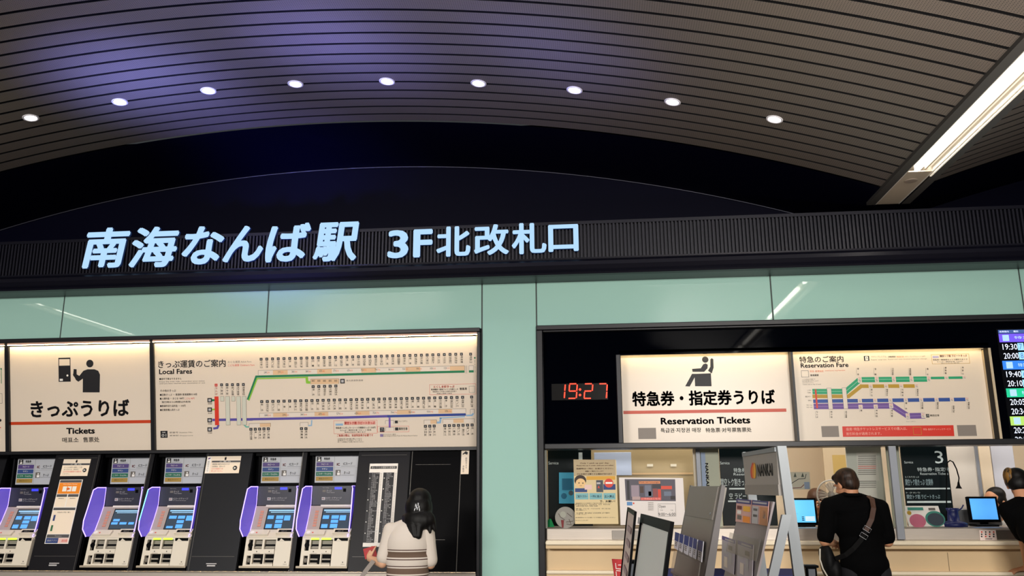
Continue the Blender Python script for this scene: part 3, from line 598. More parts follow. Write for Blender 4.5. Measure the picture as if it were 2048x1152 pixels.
uvr(m, RP, u0, rv(1.395), u1, rv(1.418), greyp, .004); uvr(m, RP, u0, rv(1.175), u1, rv(1.392), paper, .004); text_uv(m, RP, '特急券の予約・購入', u0+.05, rv(1.368), u1-.04, rv(1.38), ink, .005)
uvr(m, RP, u0+.02, rv(1.295), u0+.04, rv(1.35), navyp, .005); uvr(m, RP, u0+.02, rv(1.2), u0+.04, rv(1.255), M('tag_green', '2f6a45', .5), .005)
uvr(m, RP, u0, rv(1.14), u1, rv(1.17), greyp, .004); uvr(m, RP, u0, rv(1.09), u0+.125, rv(1.138), navyp, .004); uvr(m, RP, u0+.125, rv(1.09), u1, rv(1.138), M('pink_tint', 'e8c4bc', .5), .004); text_uv(m, RP, '乗換アプリ', u0+.015, rv(1.105), u0+.11, rv(1.122), inkw2, .005); text_uv(m, RP, '通信欄', u0+.16, rv(1.1), u1-.01, rv(1.125), inkr, .005)
text_uv(m, RP, 'Ticketless', u0+.08, rv(1.15), u0+.15, rv(1.16), inkw2, .005); m.build('poster_print', q)
p2 = panel(-3.862, -3.388, 'plain charcoal panel in the middle of the ticket machine row', M('panel_slate', '17181d', .42, .1, spec=.25)); seam_lines(p2, -3.862, -3.388, (.972,), (-3.845,)); m = MB(); uvr(m, RP, -3.68, .058, -3.58, .066, inkw2, .001); uvr(m, RP, -3.67, .038, -3.59, .05, inkw2, .001); m.build('panel_badge', p2)
q = rposter('notice', -3.845, 1.735, -3.5, 1.9, paper, 'cream information notice with an arrow at the top of the plain charcoal panel')
m = MB(); uvr(m, RP, -3.79, rv(1.84), -3.5, rv(1.856), greyp, .004); text_uv(m, RP, 'i', -3.665, rv(1.862), -3.645, rv(1.893), ink, .004, bold=.08); text_uv(m, RP, 'ご 案 内', -3.71, rv(1.842), -3.6, rv(1.854), inkw, .005)
for i, (s, mt) in enumerate((('精算機の操作がおわかりの', ink), ('お客様は、恐れ入り', ink), ('ますが係員までお', inkr), ('申し出ください。', inkr))): text_uv(m, RP, s, -3.78, rv(1.815-i*.022), -3.78+.0145*len(s), rv(1.815-i*.022)+.016, mt, .004)
m.lathe(RP.w(-3.545, rv(1.785), .0035), RP.n, [(.022, 0), (.022, .001), (0, .001)], ink, 20); text_uv(m, RP, '➤', -3.559, rv(1.774), -3.531, rv(1.796), inkw, .006)
uvr(m, RP, -3.84, rv(1.74), -3.8, rv(1.895), paperw, .004); m.poly([RP.w(-3.835+a, rv(1.87)+b_, .005) for a, b_ in ((0, 0), (.022, .004), (.03, .016), (.008, .014))], M('sticker_purple', '6a3a78', .5)); text_uv(m, RP, '防犯カメラ', -3.83, rv(1.75), -3.812, rv(1.855), inkg, .005, vertical=True); m.build('notice_print', q)
p3 = panel(-2.325, -1.82, 'charcoal panel holding the long station list, left of the black door panel'); seam_lines(p3, -2.325, -1.82, (.972, 1.895))
q = rposter('station_list', -2.205, 1.06, -1.93, 1.815, paperw, 'tall black and white alphabetical station list behind the woman')
m = MB(); uvr(m, RP, -2.195, rv(1.765), -1.94, rv(1.79), ink, .004); text_uv(m, RP, 'あいうえお順駅名運賃表', -2.185, rv(1.768), -1.95, rv(1.786), inkw, .005, bold=.02)
names = sorted(koya+main); nr = 44
for cx in (0, 1):
    ua = -2.205+cx*.14; ub = ua+.105; uvr(m, RP, ua, rv(1.095), ub, rv(1.73), ink, .004)
    for i in range(nr):
        s = names[(i+cx*nr) % len(names)]; z = 1.73-(i+1)*.635/(nr+.5); text_uv(m, RP, s, ua+.03, rv(z), ua+.03+.016*len(s), rv(z)+.0105, inkw2, .005, res=1); text_uv(m, RP, '240', ub+.006, rv(z), ub+.024, rv(z)+.009, inkg, .004, res=1)
        if i % 7 == 3: Ds_uv(m, RP, ua+.012, rv(z)+.005, .005, inkw, .005, 8)
m.build('list_print', q)
p4 = panel(-1.82, PXA-.045, 'black door panel at the right end of the ticket machine row', mblack)
m = MB(); uvr(m, RP, -1.8, 0, -1.794, rv(1.93), mdark2, .0008); uvr(m, RP, -1.326, 0, -1.32, rv(1.93), mdark2, .0008); uvr(m, RP, -1.76, rv(1.8), -1.42, rv(1.803), mdark2, .0008); uvr(m, RP, -1.8, rv(1.12), -1.44, rv(1.123), mdark2, .0008); m.build('door_seam', p4)
q = rposter('camera_sticker', -1.32, 1.71, -1.245, 1.945, paper, 'narrow cream security camera sticker on the black door panel')
m = MB(); m.poly([RP.w(-1.31+a, rv(1.89)+b_, .005) for a, b_ in ((0, .008), (.03, .035), (.052, .022), (.045, 0), (.02, .01), (.005, 0))], ink); text_uv(m, RP, '防犯カメラ', -1.28, rv(1.76), -1.262, rv(1.865), ink, .005, vertical=True); text_uv(m, RP, '作動中', -1.304, rv(1.725), -1.288, rv(1.79), ink, .005, vertical=True); m.build('sticker_print', q)
m = MB(); m.bbox((-7.6, -.03, .0), (PXA-.045, .3, .835), steel, .004); m.bbox((-7.6, -.035, .833), (PXA-.045, .3, .848), M('steel_lip', 'd8cfc6', .25, .9), .004); single(m, 'plinth', 'long brushed steel plinth under the ticket machines', 'plinth')
# ------------------------------------------------------------------ right front: clock, reservation signs, departure screen, counter
JX = -.572
bglass = M('black_glass', '020308', .03, spec=.05)
t = MB(); t.bbox((JX, -.05, 3.03), (8.8, .2, 3.076), blackf); t.bbox((JX, -.05, 0), (-.512, .2, 3.03), blackf)
struct(t, 'trim_8')
t = MB(); t.bbox((-.512, -.02, 1.925), (8.8, .3, 1.975), M('rail_dark', '2a2a2d', .35, .3)); t.bbox((-.512, -.035, 3.012), (8.8, .1, 3.03), M('rail_dark')); struct(t, 'trim_9')
t = MB(); t.box((-.512, .02, 2.785), (8.8, .045, 3.015), bglass); t.box((-.512, .012, 1.97), (.165, .1, 2.79), bglass); t.bbox((.165, -.015, 1.97), (.212, .3, 2.79), blackf)
t.box((3.485, .01, 1.97), (8.8, .1, 2.79), bglass); t.box((.2, .2, 1.94), (3.6, .25, 2.8), blackf); t.box((.2, .02, 2.805), (3.5, .2, 2.83), blackf); struct(t, 'wall_right')
# clock
r = thing('digital_clock', (0.03, 0, 2.36), 'red digit clock showing 19:27 on the black panel left of the reservation sign', 'clock')
CK = vplane(.008); m = MB(); u0, v1 = CK.uv(1103, 768); u1, v0 = CK.uv(1216, 799); m.box((u0, .004, v0), (u1, .02, v1), M('clock_window', '0a0808', .3, spec=.1)); m.build('clock_window', r)
dig = M('clock_digit', 'ff3a18', .4, emit='ff2a08', es=2.2)
SEG = {'1': 'bc', '9': 'abcdfg', '2': 'abged', '7': 'abc'}
CK2 = vplane(.003); h = .135; w = .068
def seg(mb, x, z, a, b): mb.prism([(x+a[0]*w+(.012*(a[1])), .0025, z+a[1]*h), (x+b[0]*w+(.012*b[1]), .0025, z+b[1]*h), (x+b[0]*w+.012*b[1]+(.011 if a[0] == b[0] else 0), .0025, z+b[1]*h+(0 if a[0] == b[0] else .011)), (x+a[0]*w+.012*a[1]+(.011 if a[0] == b[0] else 0), .0025, z+a[1]*h+(0 if a[0] == b[0] else .011))], (0, .002, 0), dig)
SG = {'a': ((.08, 1), (1, 1)), 'b': ((1.05, .56), (1.05, .98)), 'c': ((1.05, .06), (1.05, .48)), 'd': ((.08, 0), (1, 0)), 'e': ((0, .06), (0, .48)), 'f': ((0, .56), (0, .98)), 'g': ((.08, .5), (1, .5))}
for ch, xl, xr in (('1', 1112, 1128), ('9', 1136, 1152), ('2', 1167, 1185), ('7', 1196, 1213)):
    X, Z = CK2.uv(xl, 798); m = MB()
    for s in SEG[ch]: seg(m, X, Z, *SG[s])
    m.build('clock_digit', r)
m = MB()
for yy in (779, 790): X, Z = CK2.uv(1160, yy); m.lathe((X, .0045, Z), (0, -1, 0), [(.011, 0), (.011, .002), (0, .002)], dig, 12)
m.build('clock_colon', r)
# reservation boards
RB = vplane(.14)
r1 = lambda x, y: (1060+x/3.938, 640+y/3.938)
r2 = lambda x, y: (1540+x/4.0315, 640+y/4.0315)
def TB(mb, tx, c, x0, y0, x1, y1, mt, **k): T(mb, RB, tx, *c(x0, y0), *c(x1, y1), mt, **k)
def RR(mb, c, x0, y0, x1, y1, mt, **k): Rc(mb, RB, *c(x0, y0), *c(x1, y1), mt, **k)
t = MB(); t.prism([(3.487, .0, 1.965), (3.487, .19, 1.965), (3.487, .19, 2.78), (3.487, .0, 2.78)], (.02, 0, 0), M('box_reveal', 'cdbb9e', .5)); struct(t, 'trim_10')
def rboard(name, xa, xb, label):
    r = thing(name, ((xa+xb)/2, .14, 1.975), label, 'sign board')
    m = MB(); m.box((xa, .14, 1.972), (xb, .18, 2.805), board); m.build('sign_face', r)
    m = MB(); m.box((xa, .06, 2.796), (xb, .085, 2.804), M('board_light_soft', 'fff2d8', .4, emit='ffe3a4', es=11)); m.build('light_strip', r); return r
t = MB(); t.box((1.765, .03, 1.97), (1.785, .185, 2.805), blackf); struct(t, 'trim_11')
r = rboard('reservation_sign', .212, 1.765, 'backlit cream Reservation Tickets sign with a seated passenger pictogram')
m = MB(); u = lambda p: r1(*p)
Ds(m, RB, *r1(1380, 312), 6.4, ink)
for p in ([(1222, 522), (1276, 424), (1310, 424), (1420, 420), (1424, 412), (1430, 522), (1300, 522), (1297, 452), (1258, 524)], [(1276, 385), (1345, 380), (1365, 348), (1385, 342), (1400, 352), (1398, 380), (1372, 408), (1280, 408)], [(1423, 415), (1402, 400), (1420, 368), (1420, 310), (1430, 300), (1444, 308), (1446, 375), (1432, 420)]): Pg(m, RB, [u(q) for q in p], ink)
m.build('seat_pictogram', r)
for nm, tx, x0, y0, x1, y1, bd in (('japanese_lettering', '特急券・指定券うりば', 802, 562, 1932, 682, .035), ('english_lettering', 'Reservation Tickets', 1028, 770, 1735, 824, .035), ('korean_lettering', '특급권·지정권 매장', 1028, 852, 1348, 888, .012), ('chinese_lettering', '特急票·对号票售票处', 1382, 850, 1745, 886, .012)):
    m = MB(); TB(m, tx, r1, x0, y0, x1, y1, ink, bold=bd); m.build(nm, r)
m = MB(); RR(m, r1, 735, 716, 2020, 741, red_line, k=.0015); m.build('red_stripe', r)
m = MB(); RR(m, r1, 851, 851, 993, 938, M('blank_patch', '8a8078', .5)); m.build('grey_patch', r)
r = rboard('reservation_fare_sign', 1.785, 3.485, 'backlit Reservation Fare board with green, gold, blue and purple route bars')
for nm, tx, x0, y0, x1, y1, bd in (('japanese_title', '特急のご案内', 234, 294, 592, 346, .012), ('english_title', 'Reservation Fare', 246, 350, 632, 386, .02)):
    m = MB(); TB(m, tx, r2, x0, y0, x1, y1, ink, bold=bd); m.build(nm, r)
m = MB(); a2 = lambda *q: [r2(*p) for p in q]
Ln(m, RB, a2((342, 577), (612, 576), (722, 482), (1295, 476)), 10.4, green); Ln(m, RB, a2((1295, 468), (1585, 464)), 4.8, green); Ln(m, RB, a2((342, 576), (612, 575), (722, 481), (1295, 475)), .7, M('pale_green', '9fdcc0', .5), k=.0015)
Ln(m, RB, a2((342, 616), (632, 616), (735, 534), (1196, 532)), 7, gold, k=.0012); Ln(m, RB, a2((348, 655), (1606, 640)), 7, blueb)
Ln(m, RB, a2((352, 697), (985, 692), (1112, 774), (1250, 771)), 11, purp2 := M('line_deep_purple', '6c4a98', .45), k=.0013); Ln(m, RB, a2((352, 698), (985, 694), (1112, 775), (1250, 772)), .7, M('pale_purple', 'a890c8', .5), k=.0018)
m.build('route_bars', r)
m = MB(); RR(m, r2, 360, 560, 380, 712, redst, k=.003)
for x0, y0, x1, y1 in ((456, 548, 500, 722), (578, 546, 622, 718)): RR(m, r2, x0, y0, x1, y1, inkg, k=.003); RR(m, r2, x0+2, y0+2, x1-2, y1-2, paleb, k=.0035)
sb = [(705, 458, 48), (842, 456, 48), (980, 455, 48), (1122, 454, 48), (1262, 452, 48), (1404, 452, 26), (1550, 450, 26), (793, 518, 32), (918, 517, 32), (1040, 516, 32), (1164, 515, 32)]
sb += [(706, 634, 32), (830, 632, 32), (952, 630, 32), (1076, 628, 32), (1200, 627, 32), (1324, 626, 32), (1448, 625, 32), (1572, 622, 36), (712, 684, 32), (834, 682, 32), (958, 672, 40), (1092, 752, 44), (1216, 750, 40)]
for x, y, hh in sb: RR(m, r2, x, y, x+34, y+hh, paleb, k=.003); TB(m, '520', r2, x+8, y+3, x+27, y+hh*.45, inkr, k=.0035, res=1); TB(m, '790', r2, x+8, y+hh*.5, x+27, y+hh*.92, ink, k=.0035, res=1)
m.build('station_boxes', r)
m = MB()
def vn(s, x, y0, y1):
    n = len(s)
    for i, ch in enumerate(s): yy = y0+(y1-y0-14)*(i/(n-1) if n > 1 else 0); TB(m, ch, r2, x, yy, x+15, yy+min(14, (y1-y0)/n*.95), ink, res=1, bold=.006)
    Ln(m, RB, a2((x-6, y0), (x-5, y1)), .35, inkg)
for s, x in (('堺東', 702), ('金剛', 842), ('河内長野', 982), ('林間田園', 1122), ('橋本', 1262)): vn(s, x, 388, 446)
vn('極楽橋', 1408, 378, 436); vn('高野山', 1546, 376, 440)
for s, x in (('泉ヶ丘', 812), ('栂美木多', 936), ('光明池', 1060), ('和泉中央', 1182)): vn(s, x, 556, 614)
for s, x in (('なんば', 372), ('新今宮', 488), ('天下茶屋', 606)): vn(s, x, 734, 790)
for s, x, y in (('堺', 728, 724), ('岸和田', 852, 724), ('泉佐野', 976, 724), ('樽井', 1090, 664), ('みさき公園', 1220, 662), ('和歌山大前', 1344, 662), ('和歌山市', 1472, 690), ('和歌山港', 1594, 660)): vn(s, x, y, y+(58 if len(s) > 1 else 16))
m.build('station_lettering', r)
m = MB(); RR(m, r2, 755, 290, 800, 330, ink); TB(m, '♿', r2, 766, 294, 790, 326, inkw, k=.002)
for tx, x0, y0, x1, y1, mt in (('サザン プレミアム', 814, 290, 938, 304, inkg), ('Super express', 814, 316, 940, 328, inkg), ('全車座席指定', 950, 290, 1012, 304, ink), ('特別急行券', 1020, 290, 1078, 304, inko), ('ポケモンラピート 520円', 1085, 290, 1250, 302, inkg), ('Reserved seat limited express charge', 950, 314, 1266, 324, inkg),
      ('特急･座席指定', 320, 406, 432, 422, inko), ('Limited Express charge Reservation', 442, 404, 606, 416, inko), ('普通運賃', 324, 438, 392, 454, ink), ('こども料金は半額です', 258, 474, 366, 484, inkg), ('10円未満は切り上げ', 258, 488, 390, 498, inkg), ('Children half price, rounded up', 260, 503, 350, 511, inkg), ('Tickets sold on day of travel', 262, 516, 410, 526, inkg),
      ('こうや', 302, 562, 330, 573, ink), ('りんかん', 302, 580, 330, 590, ink), ('泉北ライナー', 284, 612, 332, 624, ink), ('サザン', 306, 645, 338, 656, ink), ('ラピートα', 294, 682, 340, 692, ink), ('ラピートβ', 294, 700, 340, 710, ink), ('関西空港', 1290, 762, 1364, 778, ink), ('りんくうタウン', 1098, 814, 1176, 824, inkg)):
    TB(m, 'サザン プレミアムシート 520円' if 'ポケ' in tx else tx, r2, x0, y0, x1, y1, mt, bold=.01 if mt is ink else 0)
Fr(m, RB, *r2(250, 408), *r2(312, 462), .6, ink); Fr(m, RB, *r2(1298, 278), *r2(1608, 356), .6, gold); RR(m, r2, 1310, 290, 1360, 308, M('pale_violet', 'a8a4d0', .5)); TB(m, '関空トク割 ラピートきっぷ', r2, 1368, 282, 1588, 300, inko, bold=.02); TB(m, '特急券＋乗車券セットで便利でおトク', r2, 1312, 316, 1592, 328, ink, bold=.01); TB(m, 'なんば－関西空港 1350円', r2, 1344, 333, 1550, 342, ink); TB(m, '窓口のみ発売', r2, 1378, 345, 1526, 353, inkg)
RR(m, r2, 1256, 758, 1284, 786, ink); TB(m, '✈', r2, 1260, 762, 1280, 782, inkw, k=.002); m.build('notice_lettering', r)
m = MB(); Pg(m, RB, a2((582, 858), (1478, 848), (1486, 936), (588, 942)), brd_red, k=.002); TB(m, '座席･特急チケットレスサービスでの購入は、', r2, 612, 868, 1104, 893, M('pink_ink', 'f4b8a8', .5), k=.003); TB(m, '割引料金が適用されます。', r2, 614, 906, 898, 930, M('pink_ink'), k=.003); TB(m, '特急･座席チケットレスサービス', r2, 1234, 874, 1456, 890, M('pink_ink'), k=.003); Fr(m, RB, *r2(1150, 864), *r2(1220, 926), .6, gold, k=.003); m.build('red_notice', r)
m = MB(); RR(m, r2, 412, 856, 555, 944, M('blank_patch')); m.build('grey_patch', r); m = MB(); RR(m, r2, 1506, 848, 1664, 936, M('blank_patch')); m.build('grey_patch', r)
# departure screen
r = thing('departure_screen', (3.9, 0, 1.96), 'lit departure screen with times on navy at the right edge', 'display screen')
DS = vplane(-.005); m = MB(); m.bbox((3.575, -.004, 1.962), (5.0, .0085, 2.955), M('screen_back', '05060c', .2)); m.build('screen_panel', r)
def em(n, h, e=.9): return M(n, h, .4, emit=h, es=e)
dw = em('screen_white', 'dfe8ff', 1.0)
rows = [(2.905, .04, '3a5590', None), (2.825, .075, '6248d8', '特急 rapi:t'), (2.75, .055, None, '19:30'), (2.665, .055, None, '20:00'), (2.58, .075, '2b6fe0', '特急 サザン'), (2.505, .055, None, '19:40'), (2.42, .055, None, '20:10'), (2.335, .075, '12b080', '特急 こうや'), (2.26, .055, None, '20:05'), (2.175, .055, None, '20:34'), (2.09, .075, '9cc85a', '泉北'), (2.015, .055, None, '20:20'), (1.968, .03, None, '20:50')]
z = 2.94; m0 = MB(); m1 = MB()
for i, (hh, bg, tx) in enumerate(((.035, '3a5590', None), (.08, '6a50e0', '特急 rapi:t'), (.082, None, '19:30'), (.082, None, '20:00'), (.082, '2b78e8', '特急 サザン'), (.082, None, '19:40'), (.082, None, '20:10'), (.082, '16b886', '特急 こうや'), (.082, None, '20:05'), (.082, None, '20:34'), (.082, 'a4cc60', '泉北ライナー'), (.082, None, '20:20'), (.07, None, '20:50'))):
    x0 = 3.588; m1 = MB(); z1 = z; z0 = z-hh; z = z0
    if bg: m0.poly([DS.w(x0, z0+.002, .001), DS.w(4.98, z0+.002, .001), DS.w(4.98, z1-.002, .001), DS.w(x0, z1-.002, .001)], em('bar_'+bg, bg, .75))
    if tx is None: text_uv(m1, DS, '発車案内', x0+.01, z0+.01, x0+.09, z0+.026, dw, .002); text_uv(m1, DS, '種別', x0+.13, z0+.01, x0+.17, z0+.026, dw, .002); m1.build('header_lettering', r); continue
    if bg: m0.poly([DS.w(x0+.03, z0+.012, .002), DS.w(x0+.085, z0+.012, .002), DS.w(x0+.085, z1-.012, .002), DS.w(x0+.03, z1-.012, .002)], em('bar_icon', '9fc4f4', .8)); text_uv(m1, DS, tx, x0+.13, z0+.025, x0+.13+.034*len(tx), z1-.025, em('bar_text', 'b4d4ff', .8), .002)
    else:
        text_uv(m1, DS, tx, x0+.02, z0+.016, x0+.145, z1-.014, dw, .002); m0.poly([DS.w(x0+.148, z0+.008, .001), DS.w(x0+.2, z0+.008, .001), DS.w(x0+.2, z1-.008, .001), DS.w(x0+.148, z1-.008, .001)], em('platform_tile', '8fc8e8', .8))
        text_uv(m1, DS, str(5+i % 4), x0+.162, z0+.018, x0+.186, z1-.016, em('tile_text', '4a78b8', .6), .002); text_uv(m1, DS, 'β 関西空港', x0+.21, z0+.018, x0+.6, z1-.016, dw, .002)
    m1.build('line_lettering' if bg else 'time_lettering', r)
m0.build('colour_bars', r)
# counter
wood = M('counter_cream', 'd9be96', .4); noise_tint(wood, 3, .04, (1, 1, 1)); ledge = M('counter_ledge', 'f2e4ca', .32)
m = MB()
r = thing('ticket_counter', (2, 0, 0), 'long cream ticket counter with steel front below the office window', 'counter')
m.box((-.505, .0, .0), (7, .03, 1.1), wood)
for x in (.9, 2.93, 5.0): m.box((x, -.002, .86), (x+.004, .002, 1.02), M('panel_gap', '6b5a44', .7))
m.build('counter_front', r)
m = MB(); m.bbox((-.505, -.15, 1.088), (7, .03, 1.123), ledge, .008); m.bbox((-.505, -.12, 1.055), (7, .02, 1.09), wood, .004); m.build('counter_ledge', r)
m = MB(); m.bbox((-.505, -.08, .838), (7, .03, .868), ledge, .008); m.bbox((-.505, -.06, .8), (7, .02, .84), wood, .004); m.build('bag_shelf', r)
m = MB(); m.bbox((-.505, .0, 1.12), (7, .55, 1.222), steel, .006); m.bbox((.08, -.004, 1.128), (.36, .002, 1.205), M('steel_plate', '8c8680', .35, .8), .002); m.bbox((3.3, -.004, 1.128), (3.98, .002, 1.205), M('steel_plate'), .002); m.build('steel_top', r)
m = MB(); m.box((-.505, .0, 0), (7, .02, .2), M('kick_plate', '26262a', .5)); m.build('kick_board', r)
# office behind the glass
ofw = M('office_wall', 'dccbb2', .6); ofl = M('office_olive', 'b3a17c', .5); teal = M('teal_board', '0b171b', .35, spec=.2); frost = M('frosted_panel', 'b9bda8', .45); greypost = M('grey_post', '8b8f98', .4, .3); lilac = M('lilac_panel', 'b9bbc6', .5)
t = MB(); t.box((-.52, 2.6, 0), (7, 2.7, 3.0), ofw); struct(t, 'wall_office')
t = MB(); t.box((-.52, .3, 2.95), (7, 2.7, 3.0), ofw); struct(t, 'trim_12')
t = MB(); t.box((-.56, .2, 0), (-.52, 2.7, 3.0), ofl); t.box((7, .2, 0), (7.05, 2.7, 3.0), ofw); struct(t, 'wall_office_side')
gm = M('window_glass', '0c1010', .02, alpha=.1, spec=.6)
t = MB(); t.box((-.512, .045, 1.222), (7, .051, 1.93), gm); struct(t, 'window_1')
t = MB(); t.box((-.512, .035, 1.222), (-.495, .06, 1.93), M('pale_edge', '8d8f86', .4)); struct(t, 'trim_13')
def upright(x0, y0, x1, y1, Y, mt, th=.02):
    pl = vplane(Y); u0, v1 = pl.uv(x0, y0); u1, v0 = pl.uv(x1, y1); u1 = pl.uv(x1, y0)[0] if False else u1
    return u0, v0, u1, v1
def slab(name, xa, xb, za, zb, Y, mt, label, cat, th=.025, build=True):
    r = thing(name, ((xa+xb)/2, Y, za), label, cat); m = MB(); m.bbox((xa, Y, za), (xb, Y+th, zb), mt, .003); m.build('panel_board', r); return r, vplane(Y)
X = lambda x, y, Y: at(x, y, Y)[0]
Zt = 2.02
def tboard(xa, xb, Y, label, num, extra):
    r, pl = slab('counter_board', xa, xb, 1.2, Zt, Y, teal, label, 'counter sign'); wt = M('board_white', 'b8c4c4', .5, emit='b8c4c4', es=.25); m = MB()
    extra(m, pl, wt, xa, xb); m.build('board_lettering', r); return r
def e1(m, pl, wt, xa, xb): T(m, pl, 'Service', 1097, 923, 1117, 929, wt); T(m, pl, '1', 1157, 905, 1165, 932, wt)
tboard(X(1094, 900, .6), X(1182, 900, .6), .6, 'dark teal office board numbered 1, behind the yellow poster', '1', e1)
def e2(m, pl, wt, xa, xb):
    T(m, pl, 'Service', 1440, 923, 1459, 929, wt); T(m, pl, '特急券･指定券', 1467, 936, 1520, 945, wt); T(m, pl, 'Reservation', 1467, 946, 1515, 951, wt); T(m, pl, '関空トク割きっぷ･定期券', 1441, 957, 1520, 972, wt); T(m, pl, '空 ラピート', 1458, 986, 1500, 998, wt)
    Rc(m, pl, 1458, 976, 1520, 979, wt); Rc(m, pl, 1456, 1001, 1520, 1004, wt)
tboard(X(1438, 900, .6), X(1545, 900, .6), .6, 'dark teal office board half hidden behind the leaflet racks', '2', e2)
def e3(m, pl, wt, xa, xb):
    T(m, pl, '3', 1868, 902, 1886, 927, wt); T(m, pl, '特急券･指定券', 1834, 935, 1900, 943, wt); T(m, pl, 'Reservation Tickets', 1840, 945, 1896, 950, wt); T(m, pl, '関空トク割きっぷ･定期券', 1810, 958, 1866, 971, wt, bold=.01); T(m, pl, 'とくわりきっぷ', 1810, 952, 1838, 956, wt)
    Rc(m, pl, 1810, 976, 1900, 979, wt); T(m, pl, 'トクわり', 1812, 984, 1840, 987, wt); T(m, pl, '関空トク割 ラピートきっぷ', 1813, 989, 1880, 998, wt, bold=.01); Rc(m, pl, 1814, 1002, 1902, 1006, wt); T(m, pl, 'Service', 1808, 922, 1826, 927, wt)
tboard(X(1801, 900, .6), X(1893, 900, .6), .6, 'dark teal office board numbered 3, left of the gooseneck lamp', '3', e3)
slab('olive_partition', X(1178, 900, .75), X(1390, 900, .75), 1.0, Zt, .75, ofl, 'olive beige partition behind the two window posters', 'partition')
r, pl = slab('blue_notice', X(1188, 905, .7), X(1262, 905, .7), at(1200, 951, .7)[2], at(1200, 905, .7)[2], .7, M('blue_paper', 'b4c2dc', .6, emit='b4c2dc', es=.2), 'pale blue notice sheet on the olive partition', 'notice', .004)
m = MB()
for x in (1300, 1347): Rc(m, vplane(.745), x-6, 928, x+6, 933, M('painted_lamp_glint', 'e8e2d0', .5))  # two pale patches, lamp reflections painted onto the partition
m.build('painted_lamp_glint', bpy.data.objects['olive_partition'])
m = MB(); Rc(m, vplane(.745), 1262, 946, 1386, 949, M('shelf_edge', 'd9b88c', .5)); m.build('shelf_edge', bpy.data.objects['olive_partition'])
slab('white_post', X(1385, 900, .3), X(1391, 900, .3), 1.222, Zt, .3, M('post_cream', 'e4d8c2', .5), 'slim cream post between the white poster and the frosted panel', 'post')
slab('grey_post', X(1391, 900, .25), X(1400, 900, .25), 1.222, Zt, .25, greypost, 'blue grey post left of the frosted company panel', 'post')
r, pl = slab('glazed_screen', X(1400, 900, .27), X(1437, 900, .27), 1.222, Zt, .27, frost, 'frosted panel with a vertical company name, behind the grey leaflet rack', 'partition', .012)
m = MB(); T(m, pl, 'NANKAI', 1410, 926, 1417.5, 972, ink, rot=-90, bold=.035); m.build('vertical_lettering', r); m = MB(); Rc(m, pl, 1401, 905, 1412, 975, M('blue_tape', '9fb2d0', .5)); m.build('blue_strip', r)
# middle bay
r, pl = slab('cream_door', X(1645, 900, 2.2), X(1702, 900, 2.2), .0, 2.3, 2.2, M('door_cream', 'd9c6a8', .5), 'cream cupboard door with a yellowish sheet, behind the man in black', 'cupboard'); m = MB(); Rc(m, pl, 1664, 910, 1692, 950, M('yellow_sheet', 'cdb06a', .6)); m.build('yellow_sheet', r)
r, pl = slab('sheet_partition', X(1691, 900, .4), X(1762, 900, .4), 1.222, Zt, .4, M('panel_mint', 'c6cabf', .5), 'pale upright panel covered with printed sheets, right of the man\'s head', 'partition', .012)
m = MB()
for i, (y0, y1) in enumerate(((905, 962), (966, 1050))): Rc(m, pl, 1712, y0, 1756, y1, M('sheet_grey', 'd6d6cc', .6))
for i in range(14): Rc(m, pl, 1716, 912+i*4+(10 if i > 9 else 0), 1752, 913.2+i*4+(10 if i > 9 else 0), inkr if i in (5, 6) else inkg, k=.002)
m.build('printed_sheets', r)
slab('grey_upright', X(1768, 975, .2), X(1790, 1000, .2)-.02, 1.128, 1.922, -.035, greypost, 'wide grey upright of the office window, right of the man in black', 'post', .03)
r, pl = slab('frosted_strip', X(1786, 975, .25)-.03, X(1806, 975, .25), 1.222, Zt, .25, frost, 'narrow frosted panel with a vertical station name beside the grey upright', 'partition', .012)
m = MB(); T(m, pl, 'NANKAI NAMBA STN', 1778, 922, 1787, 1047, ink, rot=-90, bold=.03); m.build('vertical_lettering', r)
slab('white_partition', X(1893, 900, .9), X(1950, 900, .9), .6, Zt, .9, M('white_board', 'd3cbc2', .5), 'plain white partition behind the gooseneck lamp', 'partition')
slab('grey_strip', X(1950, 900, .85), X(1956, 900, .85), .6, Zt, .85, greypost, 'thin grey post right of the white partition', 'post')
slab('cream_locker', X(1957, 900, 1.2), X(1980, 900, 1.2), .6, Zt, 1.2, M('locker', 'cdbda6', .5), 'cream locker between the white partition and the lilac blind', 'cupboard')
slab('lilac_blind', X(1981, 900, 1.25), X(2026, 900, 1.25), .6, Zt, 1.25, lilac, 'pale lilac blind behind the clerk on the right', 'blind')
# things on the glass and on the steel top
G = vplane(.04)
def sheet(name, pts, mt, label, cat='poster', pl=G, k0=0., k=.003):
    r = thing(name, pl.w(*pl.uv(*pts[3])), label, cat); m = MB(); m.prism([pl.w(*pl.uv(*p), k0+k) for p in pts], -pl.n*k, mt); m.build('paper_sheet', r); return r
py = lambda x, y: (1140+x/8.229, 910+y/8.229)
r = sheet('etiquette_poster', [(1147, 919), (1232, 920), (1237, 1048), (1150, 1048)], M('poster_yellow', 'dcc79a', .6), 'cream yellow poster with a cartoon boy and red no entry sign on the glass')
m = MB(); tp = lambda tx, x0, y0, x1, y1, mt, **q: T(m, G, tx, *py(x0, y0), *py(x1, y1), mt, k=.004, **q); Rc(m, G, *py(60, 80), *py(750, 345), M('poster_tan', 'b8a482', .6), k=.0035); mar = M('ink_maroon', '6a2c2c', .5)
for tx, x0, y0, x1, y1 in (('Only 1 pick up per day.', 165, 125, 648, 150), ('Please line up in order until you are called.', 108, 165, 718, 188), ('混雑時は一列に  お並びください。', 100, 214, 712, 238), ('順番にご案内いたします', 250, 258, 552, 278), ('やむを得ず お断りする場合があります', 112, 302, 692, 328)): tp(tx, x0, y0, x1, y1, mar, bold=.02)
m.build('heading', r)
